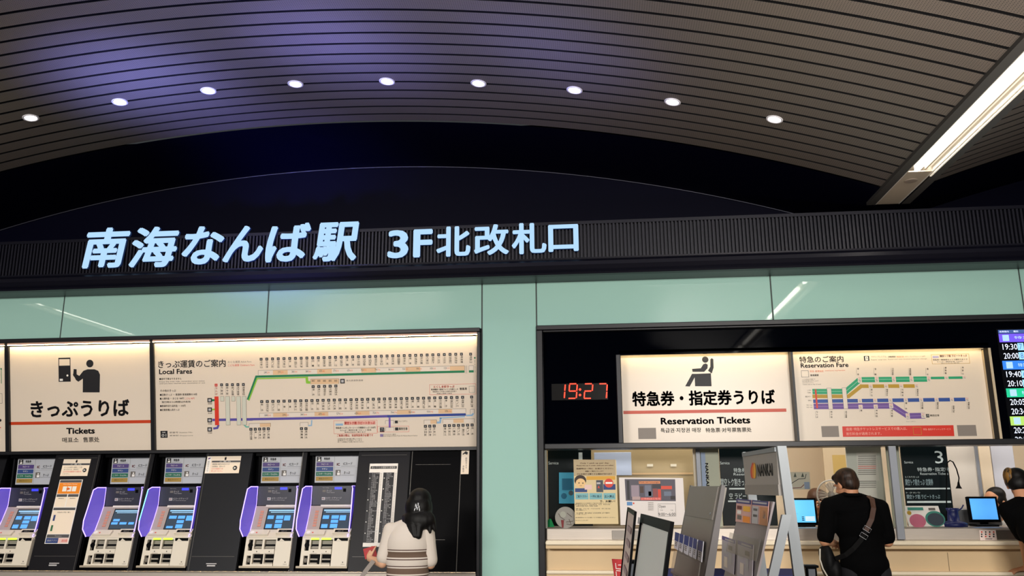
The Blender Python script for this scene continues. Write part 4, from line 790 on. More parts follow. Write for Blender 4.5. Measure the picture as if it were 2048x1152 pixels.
m = MB(); Rc(m, G, *py(270, 350), *py(745, 410), M('poster_gold', 'd9a440', .6), k=.0036); sk = M('cartoon_skin', 'ecc48c', .6); hr = M('cartoon_hair', '3a2c26', .6)
Ds(m, G, *py(170, 420), 11.5, hr, k=.0038, ry=10.5); Ds(m, G, *py(175, 465), 9.6, sk, k=.004, ry=9.2); Rc(m, G, *py(82, 548), *py(282, 612), navyp, k=.0041); Ds(m, G, *py(148, 460), 1.2, ink, k=.0045); Ds(m, G, *py(212, 463), 1.2, ink, k=.0045); Ln(m, G, [py(160, 505), py(178, 509), py(196, 504)], .6, mar, k=.0045)
Rc(m, G, *py(240, 490), *py(360, 570), M('card_pink', 'e6c4bc', .6), k=.0042); tp('STOP!', 250, 500, 350, 560, inkr, bold=.02); m.build('cartoon_boy', r)
m = MB(); Rc(m, G, *py(430, 415), *py(545, 612), M('cart_grey', '4c5058', .6), k=.0038); Rc(m, G, *py(440, 450), *py(500, 480), inkw2, k=.0042); Pg(m, G, [py(455, 545), py(472, 500), py(490, 545)], inkr, k=.0042); m.build('machine_picture', r)
m = MB(); Rc(m, G, *py(548, 480), *py(748, 572), navyp, k=.0037); Ds(m, G, *py(640, 462), 8.6, inkr, k=.004); Rc(m, G, *py(585, 445), *py(698, 475), inkw, k=.0044); m.build('no_entry_sign', r)
m = MB(); cy = M('caption_teal', '7fb4ba', .6)
for x0, x1, s in ((88, 304, 'ご協力ください'), (318, 534, '一列に並ぶ'), (548, 748, '立入禁止')): Rc(m, G, *py(x0, 628), *py(x1, 732), cy, k=.0037); tp(s, x0+18, 660, x1-18, 700, navyp, bold=.02)
tp('で、お願い！', 488, 745, 742, 778, ink, bold=.03); m.build('captions', r); m = MB()
for i, y in enumerate((795, 815, 840, 885, 908, 955, 978, 1030, 1075)): tp(('混雑緩和のため皆様のご協力をお願いいたします', 'Please wait in line', '请排队等候', '줄을 서서 기다려 주세요', 'お願い', '请按顺序', 'ご了承ください', '南海電鉄からのお願いです順番にお待ちください', 'ありがとうございます')[i], 92, y-9, (680, 660, 460, 670, 270, 660, 272, 745, 300)[i], y+9, ink)
m.build('small_print', r)
r = sheet('lounge_poster', [(1238, 955), (1366, 956), (1371, 1050), (1241, 1050)], M('poster_white', 'e4dcd8', .45), 'white poster with shop photo and Open 9:00~6:00 hours on the glass')
pw = lambda x, y: (1220+x/6.778, 890+y/6.778); m = MB(); tw = lambda tx, x0, y0, x1, y1, mt, **q: T(m, G, tx, *pw(x0, y0), *pw(x1, y1), mt, k=.005, **q)
Pg(m, G, [pw(198, 462), pw(882, 465), pw(892, 762), pw(215, 755)], M('photo_dark', '54505c', .5), k=.0036)
for x0, y0, x1, y1, h in ((225, 480, 265, 740, '26242c'), (285, 545, 395, 700, '9a8a96'), (300, 700, 410, 745, 'b49a98'), (405, 560, 455, 650, '4a342c'), (470, 545, 560, 700, '6e7284'), (570, 530, 690, 590, '38343c'), (645, 600, 692, 745, 'd0402c'), (580, 590, 640, 720, '8c4444'), (730, 630, 830, 690, '6a7488'), (820, 690, 885, 740, '2c2628'), (520, 630, 570, 690, '8288a0')): Rc(m, G, *pw(x0, y0), *pw(x1, y1), M('photo_'+h, h, .5), k=.004)
Rc(m, G, *pw(390, 490), *pw(680, 526), M('photo_orange', 'd88a5a', .5), k=.0042); tw('Pick on Lounge', 400, 495, 660, 520, mar); Rc(m, G, *pw(690, 555), *pw(840, 600), M('photo_red', 'd84a34', .5), k=.0042); Rc(m, G, *pw(415, 712), *pw(690, 748), M('photo_pink', 'd8605a', .5), k=.0042); tw('ご予約はこちら', 425, 718, 680, 742, M('pink_ink')); m.build('shop_photo', r)
m = MB(); Rc(m, G, *pw(228, 770), *pw(302, 820), M('tag_blue', '5a8cc0', .5), k=.004); Ds(m, G, *pw(320, 790), 1.6, inkr, k=.004); Fr(m, G, *pw(648, 796), *pw(892, 966), .5, inkg, k=.004); tw('Open', 660, 812, 752, 860, ink); tw('9:00～6:00', 655, 918, 886, 960, ink); tw('午前', 680, 876, 716, 892, inkg); tw('午後', 820, 876, 854, 892, inkg)
for i in range(5): tw('営業時間 案内', 515, 775+i*24, 590, 790+i*24, inkg)
m.build('opening_hours', r)
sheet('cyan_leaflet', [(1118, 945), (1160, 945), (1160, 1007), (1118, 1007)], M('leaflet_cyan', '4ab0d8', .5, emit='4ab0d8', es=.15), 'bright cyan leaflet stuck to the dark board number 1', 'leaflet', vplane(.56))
r = bpy.data.objects['cyan_leaflet']; m = MB(); q = vplane(.56); Rc(m, q, 1124, 957, 1146, 980, M('leaflet_blue', '2a86b8', .5), k=.004); Ds(m, q, 1128, 992, 6, M('leaflet_blue'), k=.004); Ds(m, q, 1142, 986, 5, M('leaflet_grey', '5c7484', .5), k=.004); m.build('leaflet_picture', r)
# round paper fan, cone
r = thing('paper_fan', at(1131, 1055, .12), 'round grey white paper fan with brown drawing leaning at the window corner', 'hand fan'); f = vplane(.12); c = f.w(*f.uv(1131, 1035))
m = MB(); m.lathe(c, (0, -1, 0), [(.094, 0), (.096, .003), (.094, .006), (0, .006)], M('fan_paper', 'b0aca4', .6), 32); m.build('fan_blade', r); m = MB(); k = .008; br = M('fan_brown', '5a4038', .6); Ds(m, f, 1126, 1029, 6, M('fan_pale', 'c4c4b6', .6), k=k)
for a in ((1117, 1027, 1121, 1034), (1121, 1034, 1130, 1040), (1132, 1044, 1146, 1042), (1133, 1048, 1144, 1050), (1138, 1038, 1142, 1048), (1134, 1026, 1144, 1034)): Ln(m, f, [a[:2], a[2:]], .9, br, k=k+.001)
m.build('fan_drawing', r); m = MB(); Pg(m, f, [(1122, 1040), (1128, 1040), (1127, 1055), (1124, 1055)], M('fan_red', '8c2a2e', .5), k=k+.002); m.build('fan_handle', r)
m = MB(); c = at(1100, 1054, .1); m.lathe(c, (0, 0, 1), [(.042, 0), (.012, .07), (0, .075)], M('cone_green', '1f9a5a', .5), 4); single(m, 'paper_cone', 'small green folded paper cone in the left window corner', 'paper cone')
# picture notice
r = sheet('area_notice', [(1568, 944), (1619, 944), (1621, 979), (1569, 979)], M('notice_grey', 'b2ae9c', .6), 'small landscape notice with a route drawing above the left monitor', 'notice', vplane(.06)); q = vplane(.06); m = MB()
for x in (1575, 1590, 1605): Pg(m, q, [(x-3, 954), (x+3, 954), (x, 945)], M('tree_dark', '3c4438', .6), k=.004)
Ln(m, q, [(1580, 976), (1584, 966), (1597, 958), (1610, 957), (1612, 948)], 1.2, ink, k=.004); Ln(m, q, [(1576, 977), (1602, 975), (1608, 969)], 1.4, mar, k=.004); Rc(m, q, 1608, 964, 1619, 978, M('notice_blue', '7c8ca0', .6), k=.004); m.build('route_drawing', r)
# monitors
scb = em('monitor_screen', '64c8fa', .95); scb2 = em('monitor_screen_blue', '5aaefc', .98)
def monitor(pts, mt, label, Y, extra):
    pl = PL(at(*pts[3], Y), np.array(at(*pts[2], Y))-at(*pts[3], Y), (0, .12, 1)); a = np.array(pl.uv(*pts[3])); b = np.array(pl.uv(*pts[1])); w, h = b[0]-a[0], b[1]-a[1]
    r = thing('monitor', pl.w(w/2, -.05), label, 'monitor', 'customer monitors on the counter'); m = MB(); m.prism([pl.w(0, 0, 0), pl.w(w, 0, 0), pl.w(w, h, 0), pl.w(0, h, 0)], -pl.n*.04, mblack); m.build('bezel', r)
    m = MB(); uvr(m, pl, .018, .022, w-.018, h-.018, mt, .001); s = m.build('screen', r); m = MB(); extra(m, pl, w, h); m.build('screen_text', s) if m.v else None
    m = MB(); c = pl.w(w/2, -.02, -.03); m.box((c[0]-.03, c[1], 1.222), (c[0]+.03, c[1]+.03, c[2]+.08), mblack); m.bbox((c[0]-.1, c[1]-.06, 1.222), (c[0]+.1, c[1]+.1, 1.24), mblack); m.build('stand', r)
    return r
def mx(m, pl, w, h): 
    for i in range(3): uvr(m, pl, w*.46, h*(.16+i*.06), w*.54, h*(.19+i*.06), navyp, .002); uvr(m, pl, w*.58, h*(.15+i*.06), w*.9, h*(.195+i*.06), dw, .002)
    uvr(m, pl, w*.12, h*.42, w*.35, h*.425, M('line_navy'), .002)
monitor([(1574, 996), (1631, 996), (1636, 1050), (1578, 1050)], scb, 'customer monitor with a lit cyan screen left of the man in black', .3, mx)
monitor([(1932, 993), (1993, 993), (2001, 1044), (1942, 1044)], scb2, 'customer monitor with a plain lit blue screen in front of the right clerk', .3, lambda *a: None)
# circular screen behind the man's head
r = thing('desk_fan', at(1662, 1054, .5), 'round desk fan with a pale rim half hidden by the man in black', 'fan'); c = at(1664, 990, .5)
m = MB(); R_ = .135; m.tube([c+np.array([R_*math.cos(t_), 0, R_*math.sin(t_)]) for t_ in np.linspace(0, 2*math.pi, 41)[:-1]], .008, M('fan_rim', 'd8d4cc', .3, .4), 8, True); 
for i in range(24): a = i*math.pi/12; m.tube([c+np.array([.02*math.cos(a), -.03, .02*math.sin(a)]), c+np.array([R_*.6*math.cos(a), -.04, R_*.6*math.sin(a)]), c+np.array([R_*math.cos(a), 0, R_*math.sin(a)])], .0016, M('fan_wire', 'b8b2aa', .4, .4), 4)
m.build('guard', r); m = MB()
for i in range(4):
    a = i*math.pi/2; pts = [c+np.array([rr*math.cos(a+da), .01+da*.02, rr*math.sin(a+da)]) for rr, da in ((.02, -.3), (.11, -.5), (.12, .1), (.1, .55), (.02, .4))]; m.prism(pts, (0, .004, 0), M('fan_blade', 'b8aea2', .3, alpha=.5))
m.build('blades', r); m = MB(); m.lathe(c+np.array([0, .06, 0]), (0, -1, 0), [(.03, 0), (.035, .04), (.02, .09), (0, .095)], M('fan_body', '8a857e', .4), 16); m.tube([c+np.array([0, .05, 0]), (c[0], c[1]+.06, 1.23)], .014, M('fan_body')); m.lathe((c[0], c[1]+.05, 1.222), (0, 0, 1), [(.08, 0), (.08, .015), (.05, .03), (0, .03)], M('fan_body')); m.build('stand', r)
# gooseneck lamp
r = thing('gooseneck_lamp', at(1893, 1050, .45), 'slim black gooseneck lamp arching beside board number 3', 'lamp'); q = .45
pts = [at(*p, q) for p in ((1894, 1053), (1893, 1000), (1893, 940), (1895, 925), (1900, 921), (1906, 924), (1913, 938), (1918, 956), (1917, 966))]; m = MB(); m.tube(pts, .006, mblack, 8); m.lathe((pts[0][0], q, 1.222), (0, 0, 1), [(.05, 0), (.05, .012), (.01, .02), (0, .02)], mblack); m.build('arm', r)
m = MB(); m.lathe(pts[-1], (-.05, 0, -1), [(.008, -.01), (.012, .02), (.028, .05), (.026, .05), (.0, .03)], mblack); s = m.build('lamp_shade', r); m = MB(); m.lathe(pts[-1]+np.array([-.003, 0, -.04]), (0, 0, -1), [(.02, 0), (.02, .008), (0, .01)], em('lamp_bulb', 'fff6e0', 4)); m.build('bulb', s)
# leaning picture card, navy holder
q = PL(at(1816, 1054, .22), (1, 0, 0), (0, .25, 1)); r = thing('picture_card', q.w(0, 0), 'white card with a pink and a green round picture leaning at the window', 'card'); m = MB(); pts = [(1806, 1012), (1876, 1012), (1889, 1053), (1818, 1053)]; m.prism([q.w(*q.uv(*p), .004) for p in pts], -q.n*.006, paperw); m.build('card_sheet', r)
m = MB(); Ds(m, q, 1835, 1042, 15, M('card_rose', 'c86a84', .6), k=.006, ry=13); Ds(m, q, 1870, 1038, 18, M('card_green', '3a8a7a', .6), k=.006, ry=15); Ds(m, q, 1871, 1039, 15, M('card_slate', '34404c', .6), k=.007, ry=12); Rc(m, q, 1814, 1015, 1846, 1021, M('card_green'), k=.006); Rc(m, q, 1856, 1016, 1870, 1021, inkg, k=.006); Ds(m, q, 1818, 1026, 4, gold, k=.006); m.build('card_picture', r)
c = at(1909, 1056, .27); m = MB(); m.lathe((c[0], c[1], 1.222), (0, 0, 1), [(.11, 0), (.11, .03), (.075, .045), (.05, .05), (.045, .13), (.055, .16), (.05, .16), (.04, .13), (0, .13)], M('holder_navy', '16205a', .4), 20); r = thing('pen_stand', (c[0], c[1], 1.222), 'navy blue stand with a flared top between the picture card and the right monitor', 'stand'); m.build('stand_body', r, True); m = MB(); m.tube([(c[0]+.03, c[1], 1.35), (c[0]+.08, c[1], 1.38), (c[0]+.1, c[1], 1.41)], .006, M('holder_navy')); m.build('stand_arm', r)
m = MB(); c = at(1924, 1055, .5); m.bbox((c[0]-.06, .48, 1.222), (c[0]+.35, .54, 1.37), M('terminal_grey', '5a5c60', .4), .008); single(m, 'ticket_terminal', 'grey terminal case standing behind the right monitor', 'terminal')
r = sheet('price_card', [(1579, 1059), (1597, 1059), (1600, 1078), (1579, 1078)], M('card_pinkwhite', 'ead8d2', .6), 'small white card of red dots on the steel front below the left monitor', 'card', vplane(-.006)); q = vplane(-.006); m = MB()
for i in range(3):
    for j in range(3): Ds(m, q, 1582+j*6, 1063+i*5, 1.3, inkr if (i+j) % 2 else ink, k=.004, n=8)
m.build('card_dots', r)
r = sheet('price_card', [(1958, 1060), (1991, 1060), (1994, 1081), (1960, 1081)], M('card_pinkwhite'), 'small white card of red dots on the steel front below the right monitor', 'card', vplane(-.006)); m = MB()
for i in range(3):
    for j in range(4): Ds(m, q, 1963+j*8, 1064+i*4.5, 1.5, inkr if (i+j) % 3 == 0 else ink, k=.004, n=8)
Rc(m, q, 1970, 1077, 1984, 1078.5, inkg, k=.004); m.build('card_dots', r)
# ------------------------------------------------------------------ racks, signs and barrier in front of the counter
def face(px_near, Ynear, vpx, lean):
    """a leaning face running away from the viewer; the near top corner is a point of the photograph at depth Ynear"""
    a = (vpx-1203)/1713.; o = at(*px_near, Ynear); return PL(o, (-a, -1, 0), (lean, 0, 1))
rackm = M('rack_grey', '5a5657', .45, .2); rackf = M('rack_face', '7f7a73', .42, .2); pocket = M('rack_pocket', '8f8a84', .25, alpha=.3); rackl = M('rack_light_grey', '8c9196', .38, .3)
def ppoly(mb, pl, pts, k0, k1, m): mb.prism([pl.w(*pl.uv(*p), k1) for p in pts], -pl.n*(k1-k0), m)
def leaflet(pl, pts, k, label, cols, group, split=.5):
    q = [np.array(pl.uv(*p)) for p in pts]; r = thing('leaflet', pl.w(*((q[2]+q[3])/2), k), label, 'leaflet', group); a, b, c, d = q
    m = MB(); m.prism([pl.w(*p, k) for p in (a, b, c, d)], -pl.n*.004, cols[1]); m.build('paper', r)
    e, f = a+(d-a)*split, b+(c-b)*split; m = MB(); m.poly([pl.w(*p, k+.001) for p in (f, e, a, b)][::1], cols[0]); m.build('coloured_top', r)
    return r, (a, b, c, d)
# grey leaflet rack
pl = face((1440, 972), -4.2, 1067, .25)
r = thing('leaflet_rack', pl.w(-.3, -1.62), 'grey leaning leaflet rack with a row of blue leaflets and a blank top panel', 'leaflet rack')
uf, _ = pl.uv(1382, 970); H = -1.55
m = MB(); m.prism([pl.w(uf, H), pl.w(0, H), pl.w(0, 0), pl.w(uf, 0)], -pl.n*.03, rackf); m.build('back_panel', r)
m = MB(); m.prism([pl.w(uf+.01, -.145, .006), pl.w(-.01, -.145, .006), pl.w(-.01, -.005, .006), pl.w(uf+.01, -.005, .006)], -pl.n*.006, M('rack_header', '7c7670', .45, .2)); m.lathe(pl.w(-.06, -.12, .006), pl.n, [(.006, 0), (.006, .003), (0, .003)], rackl, 10); m.build('header_panel', r)
for uu, nm in ((0, 'near'), (uf-.03, 'far')):
    m = MB(); m.prism([pl.w(uu, H, .0), pl.w(uu, .005, .0), pl.w(uu, .005, -.015), pl.w(uu, H, -.1)], pl.u*.03, rackm); m.build('side_panel', r)
vL = pl.uv(1385, 1116)[1]
for v0 in (vL, vL-.4, vL-.8):
    m = MB(); m.prism([pl.w(uf+.01, v0-.1, .02), pl.w(-.0, v0-.1, .02), pl.w(-.0, v0+.0, .024), pl.w(uf+.01, v0+.0, .024)], -pl.n*.005, pocket); m.prism([pl.w(uf+.01, v0-.105, .02), pl.w(0, v0-.105, .02), pl.w(0, v0-.1, 0), pl.w(uf+.01, v0-.1, 0)], pl.v*.006, rackm); m.build('pocket_shelf', r)
m = MB(); b0 = pl.w(uf, H)
m.bbox((b0[0]-.06, pl.w(0, H)[1]-.02, 0), (b0[0]+.32, b0[1]+.03, .04), rackm, .01); m.build('foot', r)
bl = M('leaflet_navy', '1f3c86', .45); bl2 = M('leaflet_white', 'd6d4dc', .5)
vt = lambda x: (1065+(x-1355)*.335, 1097+(x-1355)*.5)
lab = ['farthest blue topped leaflet in the grey rack', 'second farthest blue topped leaflet in the grey rack', 'third blue topped leaflet from the far end of the grey rack', 'third blue topped leaflet from the near end of the grey rack', 'second nearest blue topped leaflet in the grey rack', 'nearest blue topped leaflet in the grey rack']
for i, (xa, xb) in enumerate(((1355, 1363.5), (1364.5, 1372.5), (1374, 1383.5), (1384.5, 1391.5), (1392.5, 1400), (1402.5, 1412))):
    t0, b0_ = vt(xa); t1, b1 = vt(xb); q, (a, b, c, d) = leaflet(pl, [(xa, t0), (xb, t1), (xb-4, b1), (xa-2, b0_)], .012, lab[i], (bl, bl2), 'blue leaflets in the grey rack', .52)
    m = MB()
    for j in range(3): f = .62+j*.1; e = a+(d-a)*f; g_ = b+(c-b)*f; m.poly([pl.w(*(e+(g_-e)*.25), .0135), pl.w(*(e+(g_-e)*.75), .0135), pl.w(*(e+(g_-e)*.75)+0, .0135)+pl.v*.004, pl.w(*(e+(g_-e)*.25), .0135)+pl.v*.004], inkg)
    m.build('print', q)
# company rack: two uprights, header board and leaning pockets
pl = face((1552, 896), -3.0, 1085, 0); uf, _ = pl.uv(1486, 903)
lp = face((1546, 1003), -2.95, 1085, .3)
r = thing('company_rack', (pl.o[0], pl.o[1]+.3, 0), 'tall grey leaflet rack with an orange flame emblem and company header', 'leaflet rack')
vb = -(pl.o[2])
def post(uu):
    m = MB(); m.prism([pl.w(uu, .01, 0), pl.w(uu, .01, -.05), pl.w(uu, 0, -.05)+np.array([.12, 0, vb]), pl.w(uu, 0, 0)+np.array([.10, 0, vb])], pl.u*.03, rackl); m.build('upright', r)
    a = lp.o+lp.u*(lp.uv(1546, 1003)[0]); top = pl.w(uu, -.36, 0); m = MB(); s = np.array([-.3*1.25, 0, -1.25]); m.prism([top, top+np.array([.05, 0, .0]), top+s+np.array([.05, 0, 0]), top+s], pl.u*.03, rackl); m.build('brace', r)
post(.0); post(uf-.03)
_, vh0 = pl.uv(1555, 969); m = MB(); m.prism([pl.w(uf, vh0), pl.w(0, vh0), pl.w(0, -.015), pl.w(uf, -.015)], -pl.n*.02, M('rack_board', 'a29c96', .45)); h = m.build('header_board', r)
m = MB(); m.prism([pl.w(uf, -.02, .008), pl.w(0, -.02, .008), pl.w(0, 0.005, .008), pl.w(uf, 0.005, .008)], -pl.n*.03, rackl); m.prism([pl.w(uf, vh0-.06, .004), pl.w(0, vh0-.06, .004), pl.w(0, vh0, .004), pl.w(uf, vh0, .004)], -pl.n*.02, M('rack_bar', '8a8580', .4, .2)); m.build('header_rail', r)
fl1 = M('flame_red', 'd8442a', .5); fl2 = M('flame_orange', 'f0901e', .5); fl3 = M('flame_yellow', 'f4b838', .5)
def flame(cx, wd, mt, k): m.poly([pl.w(*pl.uv(cx+wd*dx, 941-17*dy), k) for dx, dy in ((0, -1), (.35, -.75), (.5, -.2), (.42, .3), (0, 1), (-.42, .3), (-.5, -.2), (-.35, -.75))], mt)
m = MB(); flame(1505.5, 8.5, fl1, .002); flame(1508.5, 7, fl2, .003); flame(1511, 4, fl3, .004); m.build('flame_emblem', h)
m = MB(); T(m, pl, 'NANKAI', 1515, 929, 1546, 953, ink, k=.003, bold=.02); m.build('company_lettering', h)
m = MB(); ul, _ = lp.uv(1483, 997); m.prism([lp.w(ul, -1.3), lp.w(0, -1.3), lp.w(0, 0), lp.w(ul, 0)], -lp.n*.012, M('rack_panel_lilac', '8e8588', .4, .1)); m.build('back_panel', r)
for v0 in (-.22, -.55, -.9): m = MB(); m.prism([lp.w(ul, v0-.12, .02), lp.w(0, v0-.12, .02), lp.w(0, v0+.0, .024), lp.w(ul, v0+.0, .024)], -lp.n*.004, pocket); m.build('pocket', r)
m = MB(); m.bbox((pl.o[0]-.5, pl.w(0, 0)[1]-.03, 0), (pl.o[0]+.16, pl.w(uf, 0)[1]+.03, .035), rackl, .01); m.build('foot', r)
pk = M('leaflet_pink', 'd8a8a0', .5); pnav = M('leaflet_head', '3a3a78', .5); lil = M('leaflet_lilac', 'b9b2bc', .5); vh = M('leaflet_violet', '4a3f90', .5)
for i, (pts, cols, sp, lb) in enumerate((([(1476, 998), (1506, 1001), (1504, 1048), (1474, 1044)], (pnav, pk), .2, 'pink leaflet with a navy top, upper left pocket of the company rack'), ([(1508, 1001), (1541, 1004), (1537, 1052), (1506, 1048)], (pnav, pk), .2, 'orange and grey leaflet with a navy top, upper right pocket of the company rack'),
        ([(1447, 1072), (1474, 1081), (1470, 1150), (1446, 1138)], (vh, lil), .12, 'lilac leaflet with a violet top, lower left pocket of the company rack'), ([(1479, 1081), (1510, 1091), (1507, 1166), (1477, 1152)], (vh, lil), .12, 'lilac leaflet with a violet top, lower right pocket of the company rack'))):
    q, (a, b, c, d) = leaflet(lp, pts, .01, lb, cols, None, sp); m = MB()
    def sub(x0, y0, x1, y1, mt): m.poly([lp.w(*(a+(b-a)*x+(d-a)*y), .0115) for x, y in ((x0, y1), (x1, y1), (x1, y0), (x0, y0))], mt)
    if i == 0: sub(.1, .06, .9, .13, inkw2); sub(.08, .3, .4, .45, mar); sub(.1, .5, .38, .65, inkw); sub(.12, .7, .4, .88, inkg); sub(.5, .28, .95, .5, fl3); sub(.5, .55, .95, .68, pk); sub(.5, .7, .95, .95, fl2)
    elif i == 1: sub(.05, .06, .9, .13, inkw2); sub(.02, .25, .42, .98, inkw2); sub(.1, .35, .35, .45, inkg); sub(.1, .6, .35, .7, inkg); sub(.5, .25, .98, .98, M('leaflet_peach', 'c88a5c', .5)); sub(.7, .4, .85, .7, paperw)
    else: sub(.25, .05, .9, .1, inkw2); sub(.15, .2, .4, .5, inkw2); sub(.5, .22, .8, .35, inkg); sub(.55, .4, .75, .75, inkw2); sub(.2, .6, .45, .9, paleb)
    m.build('print', q)
# black framed white sign stand
def sign_stand(pn, Y, vpx, lean, pf, label, fm, top=.034, side=.022, name='sign_stand', leg=-.18):
    pl = face(pn, Y, vpx, lean); uf, _ = pl.uv(*pf); r = thing(name, (pl.o[0], pl.o[1]+.3, 0), label, 'sign stand'); H = -1.5
    m = MB(); m.prism([pl.w(uf+.005, H, -.004), pl.w(-.02, H, -.004), pl.w(-.02, -.005, -.004), pl.w(uf+.005, -.005, -.004)], -pl.n*.006, fm); f = m.build('sign_face', r)
    m = MB()
    for a, b, c, d in ((uf, -top, 0, 0), (uf, H, 0, H+top), (uf, H+top, uf+side, -top), (-side, H+top, 0, -top)): m.prism([pl.w(a, b, .003), pl.w(c, b, .003), pl.w(c, d, .003), pl.w(a, d, .003)], -pl.n*.012, mblack)
    m.build('frame', r)
    m = MB(); b0, b1 = pl.w(uf, H), pl.w(0, H); z0 = b1[2]
    for q in (b0, b1): m.prism([(q[0]-.02, q[1]-.01, 0), (q[0]+.02, q[1]-.01, 0), (q[0]+.02, q[1]+.01, 0), (q[0]-.02, q[1]+.01, 0)], (0, 0, z0+.01), mblack) if z0 > .005 else None
    m.bbox((b0[0]-.03, b1[1]-.02, 0), (b0[0]+.1, b0[1]+.02, .02), mblack, .006); m.build('base', r)
    return r, pl, uf, f
r, pl, uf, f = sign_stand((1343, 1043), -5.2, 1088, .18, (1283, 1027), 'black framed sign stand with a blank white face, left of the grey rack', M('blank_white', 'e6e2df', .3))
m = MB(); m.prism([pl.w(uf+.02, -.04, .012), pl.w(uf+.08, -.04, .012), pl.w(uf+.08, -.015, .012), pl.w(uf+.02, -.015, .012)], pl.n*.001, inkw2); m.build('corner_label', r)
r, pl, uf, f = sign_stand((1270, 1023), -3.7, 1190, .14, (1255, 1019), 'thin pink faced sign stand seen nearly edge on, leftmost of the stands', M('sign_pink', 'd8bcb8', .4), .02, .012, leg=-.1)
m = MB()
for i in range(16): m.poly([pl.w(uf*.75, -.12-i*.07, .0), pl.w(uf*.25, -.12-i*.07, .0), pl.w(uf*.25, -.09-i*.07, .0), pl.w(uf*.75, -.09-i*.07, .0)], M('ink_rose', 'b86a6e', .5) if i > 5 else M('ink_mauve', 'a88a90', .5))
m.build('print', f)
# red floor sign
pl = PL(at(1228, 1152, -2.4), (1, .1, 0), (-.02, 0, 1)); r = thing('red_sign', at(1233, 1152, -2.4)*np.array([1, 1, 0]), 'red floor sign with white outlined lettering, left of the thin sign stand', 'floor sign'); m = MB()
ppoly(m, pl, [(1224, 1118), (1244, 1119), (1244, 1160), (1230, 1160)], -.02, 0, M('sign_red', 'b81a20', .4)); m.build('sign_plate', r); m = MB()
for pts in (((1231, 1126), (1232, 1137), (1242, 1138)), ((1232, 1143), (1233, 1153)), ((1236, 1130), (1242, 1130)), ((1232, 1141), (1243, 1142))): Ln(m, pl, pts, .9, paperw, k=.002)
m.build('white_lettering', r); z0 = at(1236, 1158, -2.4)[2]; c = at(1236, 1158, -2.4); m = MB(); m.box((c[0]-.02, c[1]+.005, 0), (c[0]+.02, c[1]+.025, z0+.05), mblack); m.bbox((c[0]-.13, c[1]-.1, 0), (c[0]+.13, c[1]+.1, .025), mblack, .008); m.build('stand', r)
# belt barrier
nb = M('belt_navy', '10144a', .6)
def stanchion(px, py, Y, label, wd, mt):
    c = at(px, py, Y); r = thing('barrier_post', (c[0], c[1], 0), label, 'barrier post'); m = MB(); m.lathe((c[0], c[1], 0), (0, 0, 1), [(.16, 0), (.16, .02), (.04, .035), (wd*.7, .04), (wd*.7, c[2]-.12)], mt, 20); m.build('pole', r, True); m = MB(); m.bbox((c[0]-wd, c[1]-wd, c[2]-.13), (c[0]+wd, c[1]+wd, c[2]), mblack, .008); m.bbox((c[0]-wd-.01, c[1]-wd-.01, c[2]-.012), (c[0]+wd+.012, c[1]+wd+.01, c[2]+.004), mblack, .004); m.build('belt_head', r); m = MB(); m.prism([(c[0]-wd*.6, c[1]-wd-.001, c[2]-.1), (c[0]+wd*.6, c[1]-wd-.001, c[2]-.1), (c[0]+wd*.6, c[1]-wd-.001, c[2]-.02), (c[0]-wd*.6, c[1]-wd-.001, c[2]-.02)], (0, -.002, 0), M('head_grey', '5c6068', .3, .3)); m.build('head_label', r); return c
c1 = stanchion(1620, 1131, -1.7, 'black barrier post at the right end of the navy belt', .036, mblack)
c0 = stanchion(1262, 1121, -1.7, 'dark barrier post half hidden behind the two sign stands', .03, M('post_olive', '2c322c', .4, .3))
m = MB(); m.box((c0[0]+.034, -1.703, c1[2]-.11), (c1[0]-.04, -1.698, c1[2]-.02), nb); m.box((c0[0]+.034, -1.7035, c1[2]-.07), (c1[0]-.04, -1.6975, c1[2]-.065), M('belt_stripe', '1c2268', .6)); single(m, 'barrier_belt', 'navy barrier belt running behind the leaflet racks', 'barrier belt')
# ------------------------------------------------------------------ people
def ico(c, r, rot=None, n=14):
    vs = []; fs = []; c = np.array(c, float)
    for i in range(n+1):
        th = math.pi*i/n
        for k in range(2*n): ph = math.pi*k/n; vs.append((math.sin(th)*math.cos(ph)*r[0], math.sin(th)*math.sin(ph)*r[1], math.cos(th)*r[2]))
    V = np.array(vs)
    if rot is not None: V = V@np.array(rot).T
    for i in range(n):
        for k in range(2*n): fs.append((i*2*n+k, (i+1)*2*n+k, (i+1)*2*n+(k+1) % (2*n), i*2*n+(k+1) % (2*n)))
    return V+c, fs
def capsule(p0, r0, p1, r1, n=14):
    p0 = np.array(p0, float); p1 = np.array(p1, float); t = p1-p0; L = np.linalg.norm(t)+1e-9; t /= L
    a = np.cross(t, (0, 0, 1.)) if abs(t[2]) < .9 else np.cross(t, (1., 0, 0)); a /= np.linalg.norm(a); b = np.cross(t, a)
    prof = [(-r0*math.cos(x), r0*math.sin(x)) for x in np.linspace(0, math.pi/2, 6)]+[(L+r1*math.sin(x), r1*math.cos(x)) for x in np.linspace(0, math.pi/2, 6)]
    vs = []; fs = []
    for h, r in prof:
        for k in range(n): th = 2*math.pi*k/n; vs.append(p0+t*h+max(r, 1e-5)*(math.cos(th)*a+math.sin(th)*b))
    for i in range(len(prof)-1):
        for k in range(n): fs.append((i*n+k, i*n+(k+1) % n, (i+1)*n+(k+1) % n, (i+1)*n+k))
    return np.array(vs), fs
